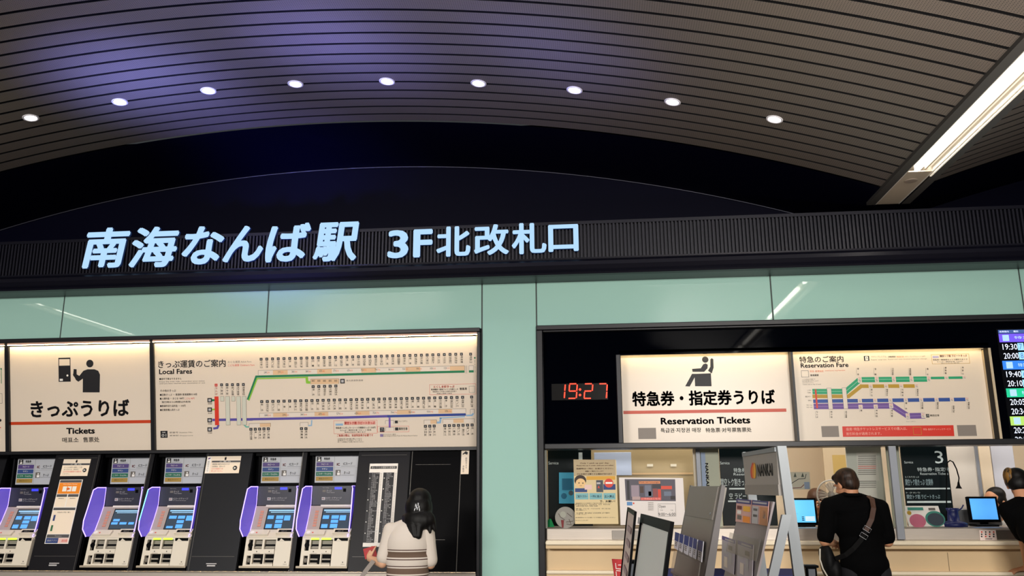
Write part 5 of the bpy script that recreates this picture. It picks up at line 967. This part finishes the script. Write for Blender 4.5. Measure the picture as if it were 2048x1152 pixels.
def blob(parts, name, mat, parent, voxel=.008, smooth=6, label=None, mats=None):
    """one continuous surface grown round the given ellipsoids and tapered limbs"""
    V = []; F = []
    for p in parts:
        v, f = (ico(*p[1:]) if p[0] == 'e' else capsule(*p[1:])); b = len(V); V += [tuple(x) for x in v]; F += [tuple(b+i for i in g) for g in f]
    me = bpy.data.meshes.new('raw'); me.from_pydata(V, [], F); o = bpy.data.objects.new('raw', me); C.objects.link(o)
    md = o.modifiers.new('r', 'REMESH'); md.mode = 'VOXEL'; md.voxel_size = voxel
    ms = o.modifiers.new('s', 'SMOOTH'); ms.iterations = smooth; ms.factor = .5
    out = bpy.data.meshes.new_from_object(o.evaluated_get(bpy.context.evaluated_depsgraph_get())); bpy.data.objects.remove(o); bpy.data.meshes.remove(me)
    off = np.array(parent['_o']); n = len(out.vertices); co = np.empty(n*3, 'f'); out.vertices.foreach_get('co', co); co = co.reshape(-1, 3)-off.astype('f'); out.vertices.foreach_set('co', co.ravel())
    out.materials.clear(); out.materials.append(mat); out.polygons.foreach_set('material_index', [0]*len(out.polygons)); out.polygons.foreach_set('use_smooth', [True]*len(out.polygons)); out.name = name; out.update()
    ob = bpy.data.objects.new(name, out); C.objects.link(ob); ob.parent = parent; ob['_o'] = tuple(off)
    if label: ob['label'] = label
    return ob
def rotm(yaw, pitch=0, roll=0):
    """yaw 0 faces the counter (+Y); positive yaw turns to the left; positive pitch looks down; positive roll tips to the right"""
    cy, sy = math.cos(yaw), math.sin(yaw); cp, sp = math.cos(-pitch), math.sin(-pitch); cr, sr = math.cos(roll), math.sin(roll)
    return np.array([[cy, -sy, 0], [sy, cy, 0], [0, 0, 1]])@np.array([[1, 0, 0], [0, cp, -sp], [0, sp, cp]])@np.array([[cr, 0, sr], [0, 1, 0], [-sr, 0, cr]])
def head_parts(c, R, s=1.):
    P = lambda x, y, z: np.array(c)+R@(np.array((x, y, z))*s)
    E = lambda q, r: ('e', P(*q), np.array(r)*s, R)
    return [E((0, -.012, .03), (.074, .094, .084)), E((0, .028, -.03), (.06, .066, .083)), E((0, .042, -.078), (.044, .048, .038)), ('c', P(0, .092, .004), .009*s, P(0, .108, -.03), .014*s), E((0, .082, .022), (.05, .018, .012)),
            E((-.077, -.008, -.012), (.011, .021, .032)), E((.077, -.008, -.012), (.011, .021, .032)), E((0, .088, -.062), (.024, .012, .011)), E((.034, .075, -.03), (.022, .02, .018)), E((-.034, .075, -.03), (.022, .02, .018))]
def face_bits(c, R, par, s=1.):
    P = lambda x, y, z: np.array(c)+R@(np.array((x, y, z))*s)
    for sx in (-1, 1):
        m = MB(); v, f = ico(P(.03*sx, .088, 0), np.array((.013, .008, .009))*s, R, 8); m.add(v, f, M('eye_white', 'e8e2dc', .3)); v, f = ico(P(.03*sx, .094, 0), np.array((.006, .004, .0065))*s, R, 8); m.add(v, f, M('eye_dark', '1a1412', .2)); m.build('eye', par, True)
        m = MB(); v, f = ico(P(.031*sx, .094, .021), np.array((.018, .005, .004))*s, R, 8); m.add(v, f, M('brow', '1f1815', .7)); m.build('eyebrow', par, True)
    m = MB(); v, f = ico(P(0, .099, -.062), np.array((.022, .004, .004))*s, R, 8); m.add(v, f, M('lips', 'a85a50', .5)); m.build('mouth', par, True)
def hand_parts(w, d, n, side, curl=.5, s=1., thumb=.6):
    """w wrist, d towards the fingers, n out of the back of the hand, side: direction of the thumb edge"""
    w = np.array(w, float); d = np.array(d, float); d /= np.linalg.norm(d); n = np.array(n, float); n -= d*(n@d); n /= np.linalg.norm(n); t = np.cross(d, n); t = t*np.sign(t@np.array(side, float)+1e-9)
    R = np.stack([t, d, n], 1); out = [('e', w+d*.05*s, np.array((.041, .055, .017))*s, R), ('c', w, .026*s, w+d*.03*s, .026*s)]
    for i, (off, L) in enumerate(((.03, .072), (.01, .08), (-.011, .074), (-.03, .058))):
        p = w+(d*(.092-.004*abs(i-1))+t*off)*s; a = 0; c_ = curl*(1+.08*i)
        for j, f in enumerate((.45, .32, .26)):
            a += c_*(.55 if j == 0 else 1.); dr = d*math.cos(a)-n*math.sin(a)+t*off*1.2; dr /= np.linalg.norm(dr); q = p+dr*L*f*s; out.append(('c', p, (.0092-.001*j)*s, q, (.0086-.001*j)*s)); p = q
    p = w+(d*.025+t*.034-n*.004)*s
    for j, L in enumerate((.036, .03, .026)):
        dr = d*(.62+.25*j)+t*(.75-.3*j)-n*(thumb*(.35+.3*j)); dr /= np.linalg.norm(dr); q = p+dr*L*s; out.append(('c', p, (.0125-.001*j)*s, q, (.0112-.001*j)*s)); p = q
    return out
def torso(pel, che, nb, rx, ry, g=0.):
    pel = np.array(pel, float); che = np.array(che, float); nb = np.array(nb, float); mid = (pel+che)/2
    return [('e', pel, (rx*.98+g, ry+g, .13+g)), ('e', pel+(mid-pel)*.6, (rx*.9+g, ry*.92+g, .14+g)), ('e', mid, (rx*.9+g, ry*.92+g, .15+g)), ('e', che, (rx*1.02+g, ry*1.02+g, .16+g)), ('e', che+(nb-che)*.45, (rx*.95+g, ry*.85+g, .1+g))]
def legs_parts(pel, hw, foot_y, g=0., low=True, kx=0.):
    out = []
    for sx in (-1, 1):
        hp = np.array(pel)+np.array((hw*sx, 0, -.04)); kn = np.array((pel[0]+(hw+.01)*sx, pel[1]*.5+foot_y*.5+.02, .5)); an = np.array((pel[0]+(hw+.015)*sx, foot_y-.03, .09))
        out += [('c', hp, .088+g, kn, .058+g), ('c', kn, .058+g, an, .042+g)]
        if low: out += [('c', an, .04, an+np.array((0, .0, -.04)), .04), ('c', an+np.array((0, -.02, -.045)), .038, an+np.array((0, .15, -.055)), .03)]
    return out
def shoes(pel, hw, foot_y, par, mt):
    for sx in (-1, 1): an = np.array((pel[0]+(hw+.015)*sx, foot_y-.03, .045)); blob([('c', an+np.array((0, -.03, .01)), .045, an+np.array((0, .16, -.005)), .04), ('c', an, .05, an+np.array((0, 0, .04)), .048)], 'shoe', mt, par, .01, 3)
skin = M('skin', 'c98f6c', .55); skin2 = M('skin_light', 'd7a888', .55); hairb = M('hair_black', '0a0808', .5, spec=.25); hairbr = M('hair_brown', '2a1a12', .4); blk = M('cloth_black', '030304', .9, spec=.1); trs = M('trousers_dark', '101117', .8); shoem = M('shoe_dark', '1c1a1a', .5)
noise_tint(hairb, 8, .5, (8, 8, .6), .1)
# --- man in black at the counter
Yc = -.72; cx = 2.02
o = thing('person', (cx, Yc, 0), 'man in black polo shirt at the counter, back turned, brown strap across his back', 'person')
pel = (cx+.01, Yc-.02, .96); che = (cx-.0, Yc-.0, 1.28); nb = (cx-.03, Yc+.03, 1.475); hc = np.array(at(1692, 968, Yc+.07)); R = rotm(.5, .35, -.05)
sl, sr = np.array((cx-.215, Yc+.01, 1.425)), np.array((cx+.18, Yc+.01, 1.41)); el, er = np.array((cx-.272, Yc+.0, 1.155)), np.array((cx+.215, Yc+.02, 1.15)); wl, wr = np.array((cx-.16, Yc+.21, 1.135)), np.array((cx+.15, Yc+.22, 1.15))
body = head_parts(hc, R)+[('c', hc+R@np.array((0, -.03, -.05)), .055, nb, .062)]+torso(pel, che, nb, .165, .11)+[('c', nb, .055, sl, .055), ('c', nb, .055, sr, .055), ('c', sl, .055, el, .042), ('c', el, .042, wl, .029), ('c', sr, .055, er, .042), ('c', er, .042, wr, .029)]+legs_parts(pel, .09, Yc)
body += hand_parts(wl, (.45, .9, -.1), (0, .1, 1), (1, .2, 0), .5)+hand_parts(wr, (-.45, .9, -.1), (0, .1, 1), (-1, .2, 0), .5)
b = blob(body, 'body', skin, o, .0065, 4); face_bits(hc, R, b)
P = lambda x, y, z: hc+R@np.array((x, y, z))
blob([('e', P(0, -.016, .046), (.083, .102, .079), R), ('e', P(0, -.052, .0), (.075, .062, .085), R), ('e', P(.06, -.02, .0), (.026, .05, .05), R), ('e', P(-.06, -.022, .005), (.024, .045, .045), R), ('e', P(0, .05, .075), (.066, .045, .034), R)], 'hair', noise_tint(M('hair_dark_brown', '2e1f16', .45, spec=.3), 8, .55, (6, 6, 1.2), .1), o, .007, 4)
shirt = torso((cx+.01, Yc-.02, .98), che, nb, .172, .12, .018)+[('e', (cx+.005, Yc-.02, .86), (.185, .135, .09)), ('c', nb, .072, sl, .066), ('c', nb, .072, sr, .066), ('c', sl, .068, sl+(el-sl)*.85, .066), ('c', sr, .068, sr+(er-sr)*.85, .066), ('e', np.array(nb)+np.array((0, -.01, -.01)), (.085, .075, .045)), ('e', (cx-.01, Yc-.0, 1.39), (.19, .115, .07))]
blob(shirt, 'polo_shirt', blk, o, .009, 5); blob([('e', pel, (.178, .13, .1))]+legs_parts(pel, .09, Yc, .018, False), 'trousers', trs, o, .011, 4); shoes(pel, .09, Yc, o, shoem)
m = MB()
nbp = np.array(nb)+np.array((0, -.02, .035)); m.tube([nbp+np.array((.072*math.cos(a), .066*math.sin(a), .0)) for a in np.linspace(0, 2*math.pi, 25)[:-1]], .014, blk, 6, True); m.build('collar', o, True)
# bag with strap
o2 = thing('shoulder_bag', (cx-.28, Yc, .9), 'black shoulder bag with pale piping at the left hip of the man in black', 'bag')
blob([('e', (cx-.265, Yc+.0, 1.0), (.055, .1, .13)), ('e', (cx-.225, Yc-.0, .93), (.06, .1, .12)), ('e', (cx-.28, Yc+.02, 1.06), (.04, .09, .06))], 'bag_body', M('bag_black', '0c0c0e', .6, spec=.2), o2, .008, 5)
m = MB(); m.tube([(cx-.318, Yc-.02, 1.1), (cx-.328, Yc-.03, 1.02), (cx-.315, Yc-.05, .95), (cx-.275, Yc-.08, .86), (cx-.23, Yc-.09, .83)], .006, M('piping', 'cfc8ba', .5), 6); m.build('piping', o2, True)
def strap(pts, wd, mt, th=.006):
    m = MB(); V = []; F = []
    for i, p in enumerate(pts):
        p = np.array(p, float); t = np.array(pts[min(i+1, len(pts)-1)], float)-np.array(pts[max(i-1, 0)], float); t /= np.linalg.norm(t); nrm = np.array((0, -1., 0)) if abs(t[1]) < .8 else np.array((0, 0, 1.)); s_ = np.cross(t, nrm); s_ /= np.linalg.norm(s_); nn = np.cross(s_, t)
        V += [p-s_*wd/2, p+s_*wd/2, p+s_*wd/2+nn*th, p-s_*wd/2+nn*th]
    for i in range(len(pts)-1):
        for k in range(4): F.append((i*4+k, i*4+(k+1) % 4, i*4+4+(k+1) % 4, i*4+4+k))
    F += [(3, 2, 1, 0), tuple(len(V)-4+i for i in range(4))]; m.add(V, F, mt); return m
ys = Yc-.155
strap([(cx+.09, Yc-.0, 1.5), (cx+.1, Yc-.07, 1.475), (cx+.085, ys+.02, 1.41), (cx+.055, ys-.005, 1.33), (cx+.005, ys-.008, 1.245)], .038, M('strap_brown', '4a2f24', .55)).build('strap', o2)
strap([(cx+.012, ys-.006, 1.255), (cx-.04, ys-.006, 1.175), (cx-.1, ys+.0, 1.11), (cx-.16, ys+.02, 1.06), (cx-.225, ys+.06, 1.03)], .036, M('strap_black', '0a090a', .7, spec=.15)).build('strap', o2)
m = MB()
for f in (0, .05): c = np.array((cx+.012-f*.6, ys-.017, 1.255-f)); d1 = np.array((.55, 0, .83)); d2 = np.array((.83, 0, -.55)); m.tube([c+d1*.016+d2*.028, c+d1*.016-d2*.028, c-d1*.016-d2*.028, c-d1*.016+d2*.028], .003, M('buckle', 'c8c8cc', .25, .9), 6, True)
m.build('buckle', o2)
# --- woman with the striped top
Yw = -.85; wx = at(817, 1050, Yw)[0]
o = thing('person', (wx, Yw, 0), 'black haired woman in a cream and brown striped top at the ticket machines', 'person')
pel = (wx+.0, Yw, .86); che = (wx, Yw+.0, 1.13); nb = (wx+.04, Yw+.02, 1.31); hc = np.array(at(840, 1008, Yw+.04)); R = rotm(-.15, .15, .08)
sl, sr = np.array((wx-.15, Yw+.0, 1.24)), np.array((wx+.16, Yw+.0, 1.215)); el, er = np.array((wx-.205, Yw-.02, .99)), np.array((wx+.185, Yw+.02, .98)); wl = np.array(at(739, 1117, Yw+.12)); wr = np.array((wx+.14, Yw+.2, .98))
dl = np.array(at(737, 1104, Yw+.17))-wl
body = head_parts(hc, R, .95)+[('c', hc+R@np.array((0, -.03, -.05)), .045, nb, .05)]+torso(pel, che, nb, .15, .1)+[('c', nb, .045, sl, .045), ('c', nb, .045, sr, .045), ('c', sl, .045, el, .038), ('c', el, .038, wl, .025), ('c', sr, .045, er, .038), ('c', er, .038, wr, .025)]+legs_parts(pel, .085, Yw)
body += hand_parts(wl, dl, (-.6, -.7, .2), (.3, .2, 1), .55, .9)+hand_parts(wr, (-.4, .9, 0), (.3, .1, 1), (-1, .2, 0), .5, .9)
b = blob(body, 'body', skin2, o, .0065, 4); face_bits(hc, R, b, .95)
P = lambda x, y, z: hc+R@np.array((x, y, z))
blob([('e', P(0, -.015, .04), (.092, .106, .088), R), ('e', P(0, -.05, -.03), (.107, .075, .11), R), ('e', P(.02, -.06, -.13), (.12, .065, .095), R), ('e', P(.0, -.05, -.2), (.075, .05, .06), R), ('e', P(-.08, .0, -.06), (.03, .06, .1), R), ('e', P(.085, -.01, -.06), (.03, .06, .1), R), ('e', P(.115, -.03, -.14), (.035, .05, .07), R), ('e', P(-.085, -.03, -.14), (.035, .05, .06), R),
      ('e', P(.03, -.04, -.12), (.135, .07, .085), R), ('c', P(.13, -.03, -.12), .035, P(.17, -.02, -.2), .012), ('c', P(.05, -.08, -.18), .04, P(.06, -.09, -.26), .028), ('c', P(-.02, -.08, -.18), .04, P(-.0, -.09, -.262), .03), ('c', P(.12, -.04, -.16), .03, P(.14, -.05, -.22), .012), ('c', P(-.1, -.03, -.12), .03, P(-.115, -.03, -.19), .012), ('c', P(.0, -.09, -.18), .035, P(.03, -.1, -.265), .022)], 'hair', hairb, o, .007, 3)
m = MB(); c = P(.03, -.128, -.035)
for dx, dz in ((-.012, .02), (.006, .028), (-.018, -.012), (.0, -.006), (.016, -.014), (-.006, .008), (.012, .006)): m.tube([c+np.array((dx, 0, dz)), c+np.array((dx*1.3, -.008, dz-.022))], [.006, .004], M('hair_clip', 'dcdde2', .25, .3), 6)
m.build('hair_clip', o, True)
# striped knit
st = M('striped_knit', 'd8cdc2', .85); nt = st.node_tree; tc = nt.nodes.new('ShaderNodeTexCoord'); sp = nt.nodes.new('ShaderNodeSeparateXYZ'); rmp = nt.nodes.new('ShaderNodeValToRGB'); mm = nt.nodes.new('ShaderNodeMath'); mm.operation = 'SUBTRACT'; mm.inputs[0].default_value = 1.112; dv = nt.nodes.new('ShaderNodeMath'); dv.operation = 'DIVIDE'; dv.inputs[1].default_value = .126; fr = nt.nodes.new('ShaderNodeMath'); fr.operation = 'FRACT'; gt = nt.nodes.new('ShaderNodeMath'); gt.operation = 'GREATER_THAN'; gt.inputs[1].default_value = 0.; mu = nt.nodes.new('ShaderNodeMath'); mu.operation = 'MULTIPLY'
cr = rmp.color_ramp; cr.interpolation = 'CONSTANT'; cream_c = (*lin('d8cdc2'), 1); br_c = (*lin('6a5648'), 1); dk = (*lin('4a2f2a'), 1)
cr.elements[0].position = 0; cr.elements[0].color = cream_c; cr.elements[1].position = .06; cr.elements[1].color = dk
for p, c_ in ((.12, cream_c), (.2, br_c), (.55, cream_c), (.64, dk), (.7, cream_c)): e = cr.elements.new(p); e.color = c_
L_ = nt.links; L_.new(tc.outputs['Object'], sp.inputs[0]); L_.new(sp.outputs['Z'], mm.inputs[1]); L_.new(mm.outputs[0], dv.inputs[0]); L_.new(dv.outputs[0], fr.inputs[0]); L_.new(mm.outputs[0], gt.inputs[0]); L_.new(fr.outputs[0], mu.inputs[0]); L_.new(gt.outputs[0], mu.inputs[1]); L_.new(mu.outputs[0], rmp.inputs[0]); L_.new(rmp.outputs[0], nt.nodes['Principled BSDF'].inputs['Base Color'])
shirt = torso((wx, Yw, .92), che, nb, .155, .115, .022)+[('e', (wx, Yw, .8), (.19, .145, .12)), ('e', (wx, Yw, 1.02), (.185, .135, .14)), ('c', nb, .058, sl, .056), ('c', nb, .058, sr, .056), ('e', np.array(nb)+np.array((0, -.01, -.02)), (.08, .07, .035))]
blob(shirt, 'striped_top', st, o, .009, 5)
knit = M('plain_knit', 'd8cdc2', .85)
for a_, b_, f_ in ((sl, el, .8), (sr, er, .85)): blob([('c', a_+(0, 0, .012), .06, a_+(b_-a_)*.4, .06), ('c', a_+(b_-a_)*.4, .06, a_+(b_-a_)*f_, .061)], 'sleeve', knit, o, .009, 4)
blob([('e', pel, (.17, .125, .12))]+legs_parts(pel, .085, Yw, .02, False), 'trousers', M('trousers_black', '17161a', .8), o, .011, 4); shoes(pel, .085, Yw, o, shoem)
# her red wallet and the grey strap in her hand
q = PL(at(742, 1108, Yw+.16), (1, .3, .25), (-.25, .1, 1)); m = MB(); pbox(m, q, -.055, -.03, .045, .055, -.012, .012, M('wallet_red', 'a80c14', .4, spec=.3)); r = thing('wallet', q.w(0, -.03), 'red wallet in the left hand of the woman with the striped top', 'wallet'); m.build('wallet_body', r); m = MB(); pbox(m, q, -.05, .03, .04, .033, .012, .014, M('wallet_seam', '8a1016', .4)); m.build('wallet_flap', r)
a = at(747, 1122, Yw-.02); b_ = at(718, 1162, Yw-.1); single(strap([a, (a+b_)/2+np.array((-.004, 0, 0)), b_, b_+np.array((-.02, 0, -.35))], .035, M('strap_grey', '8c837c', .6)), 'grey_strap', 'grey strap hanging below the left hand of the woman', 'strap')
# --- customer at the right edge
Yr = -.6; rx = 3.43
o = thing('person', (rx, Yr, 0), 'person with gold streaked dark hair leaning on the counter at the right edge', 'person')
pel = (rx+.08, Yr-.12, .95); che = (rx+.02, Yr+.0, 1.24); nb = (rx-.04, Yr+.12, 1.44); hc = np.array(at(2036, 968, Yr+.2)); R = rotm(-.45, .4, -.1)
sl, sr = np.array((rx-.19, Yr+.08, 1.385)), np.array((rx+.2, Yr+.08, 1.38)); el, er = np.array(at(2046, 1072, Yr+.12)), np.array((rx+.28, Yr+.1, 1.13)); wl, wr = np.array(at(2052, 1136, Yr+.3)), np.array((rx+.2, Yr+.35, 1.16))
wl[2] = .9; wl[1] = -.06; wl[0] = at(2056, 1136, -.06)[0]
body = head_parts(hc, R)+[('c', hc+R@np.array((0, -.03, -.05)), .05, nb, .058)]+torso(pel, che, nb, .155, .105)+[('c', nb, .05, sl, .052), ('c', nb, .05, sr, .052), ('c', sl, .052, el, .04), ('c', el, .04, wl, .028), ('c', sr, .052, er, .04), ('c', er, .04, wr, .028)]+legs_parts(pel, .09, Yr-.1)
body += hand_parts(wl, (-1, .0, -.16), (0, -.15, 1), (0, 1, 0), .22)+hand_parts(wr, (-.4, .9, 0), (0, .1, 1), (-1, .2, 0), .4)
b = blob(body, 'body', skin, o, .0065, 4); face_bits(hc, R, b)
P = lambda x, y, z: hc+R@np.array((x, y, z))
gh = M('hair_gold', '6a4c22', .45); gh2 = noise_tint(gh, 10, .85, (6, 6, .5), .08)
blob([('e', P(0, -.015, .045), (.086, .105, .082), R), ('e', P(0, -.05, .0), (.08, .066, .085), R), ('e', P(.06, .0, .03), (.03, .07, .05), R), ('e', P(-.06, .0, .03), (.03, .07, .05), R)], 'hair', hairb, o, .007, 4)
blob([('e', P(-.047, -.035, .05), (.05, .088, .078), R), ('e', P(-.055, -.02, .02), (.04, .08, .06), R)], 'hair_streak', gh, o, .006, 3, 'gold streaked side of the hair')
shirt = torso((rx+.07, Yr-.1, .97), che, nb, .165, .115, .02)+[('e', pel, (.18, .13, .1)), ('c', nb, .065, sl, .062), ('c', nb, .065, sr, .062), ('c', sl, .066, sl+(el-sl)*.92, .062), ('c', sr, .066, sr+(er-sr)*.92, .062), ('e', np.array(nb)+np.array((0, -.01, -.01)), (.08, .075, .04))]
blob(shirt, 'black_shirt', blk, o, .009, 5); blob([('e', pel, (.172, .125, .1))]+legs_parts(pel, .09, Yr-.1, .018, False), 'trousers', trs, o, .011, 4); shoes(pel, .09, Yr-.1, o, shoem)
# --- clerks behind the glass, seated
def clerk(px, py, Y, yaw, pitch, label, hair, shirtm, longhair, s=1., hb=0.):
    hc = np.array(at(px, py, Y)); x = hc[0]; nb = hc+np.array((.0, .04, -.2)); che = nb+np.array((0, .03, -.2)); pel = che+np.array((0, .04, -.36)); R = rotm(yaw, pitch); fz = nb[2]-.9
    o = thing('person', (x, Y+.1, pel[2]-.12), label, 'person')
    f = np.array((math.sin(-yaw), math.cos(yaw), 0)); rt = np.array((math.cos(yaw), math.sin(yaw), 0)) if False else np.array((1., 0, 0))
    sl, sr = nb+np.array((-.18, .02, -.06)), nb+np.array((.18, .02, -.06)); el, er = sl+np.array((-.05, -.06, -.26)), sr+np.array((.05, -.06, -.26)); wl, wr = el+np.array((.1, -.22, .02)), er+np.array((-.1, -.22, .02))
    body = head_parts(hc, R, s)+[('c', hc+R@np.array((0, -.03, -.05)), .05, nb, .055)]+torso(pel, che, nb, .15, .1)+[('c', nb, .05, sl, .05), ('c', nb, .05, sr, .05), ('c', sl, .05, el, .04), ('c', el, .04, wl, .027), ('c', sr, .05, er, .04), ('c', er, .04, wr, .027)]
    body += hand_parts(wl, (.3, -1, 0), (0, 0, 1), (1, 0, 0), .4)+hand_parts(wr, (-.3, -1, 0), (0, 0, 1), (-1, 0, 0), .4)
    for sx in (-1, 1): h_ = pel+np.array((.09*sx, 0, -.03)); k_ = h_+np.array((.02*sx, -.4, 0.)); body += [('c', h_, .08, k_, .058), ('c', k_, .055, k_+np.array((0, .02, -.42)), .04), ('c', k_+np.array((0, .02, -.44)), .035, k_+np.array((0, -.13, -.46)), .03)]
    b = blob(body, 'body', skin, o, .007, 4); face_bits(hc, R, b, s)
    P = lambda x_, y_, z_: hc+R@np.array((x_, y_, z_)); hp = [('e', P(0, -.016-hb, .046+hb*.3), (.084, .102-hb*.3, .08), R), ('e', P(0, -.05, .0), (.078, .064, .085), R), ('e', P(.066, -.015, .015), (.022, .06, .05), R), ('e', P(-.066, -.015, .015), (.022, .06, .05), R)]
    if longhair: hp += [('e', P(-.075, -.0, -.06), (.03, .06, .11), R), ('e', P(.075, -.0, -.06), (.03, .06, .11), R), ('e', P(0, -.06, -.12), (.085, .05, .12), R)]
    blob(hp, 'hair', hair, o, .007, 4)
    blob(torso(pel, che, nb, .158, .11, .018)+[('c', nb, .062, sl, .06), ('c', nb, .062, sr, .06), ('c', sl, .062, el, .055), ('c', sr, .062, er, .055), ('c', el, .055, el+(wl-el)*.8, .042), ('c', er, .055, er+(wr-er)*.8, .042)], 'uniform_shirt', shirtm, o, .01, 4)
    # office chair
    c = (x, pel[1]+.02, 0); r = thing('office_chair', c, 'dark office chair of '+label.split(' seated')[0], 'chair'); m = MB(); zs = pel[2]-.13; m.bbox((x-.23, pel[1]-.22, zs-.07), (x+.23, pel[1]+.24, zs), mdark, .03); m.build('seat', r); m = MB(); m.bbox((x-.2, pel[1]+.22, zs+.12), (x+.2, pel[1]+.27, zs+.5), mdark, .02); m.box((x-.03, pel[1]+.24, zs-.03), (x+.03, pel[1]+.26, zs+.15), mdark); m.build('backrest', r); m = MB(); m.lathe((x, pel[1], 0), (0, 0, 1), [(.26, .0), (.26, .03), (.04, .07), (.03, zs-.07)], mblack); m.build('pedestal', r)
clerk(1634, 1003, 1.0, math.pi+.2, .35, 'clerk with long brown hair seated behind the left monitor and fan', M('hair_warm_brown', '4a3022', .5), M('shirt_tan', '9c8266', .8), True)
clerk(1990, 1004, .75, math.pi*.5+.5, .3, 'clerk with short black hair and head bowed, seated behind the right monitor', hairb, M('shirt_white', 'c8c6c0', .8), False, 1.05, .02)
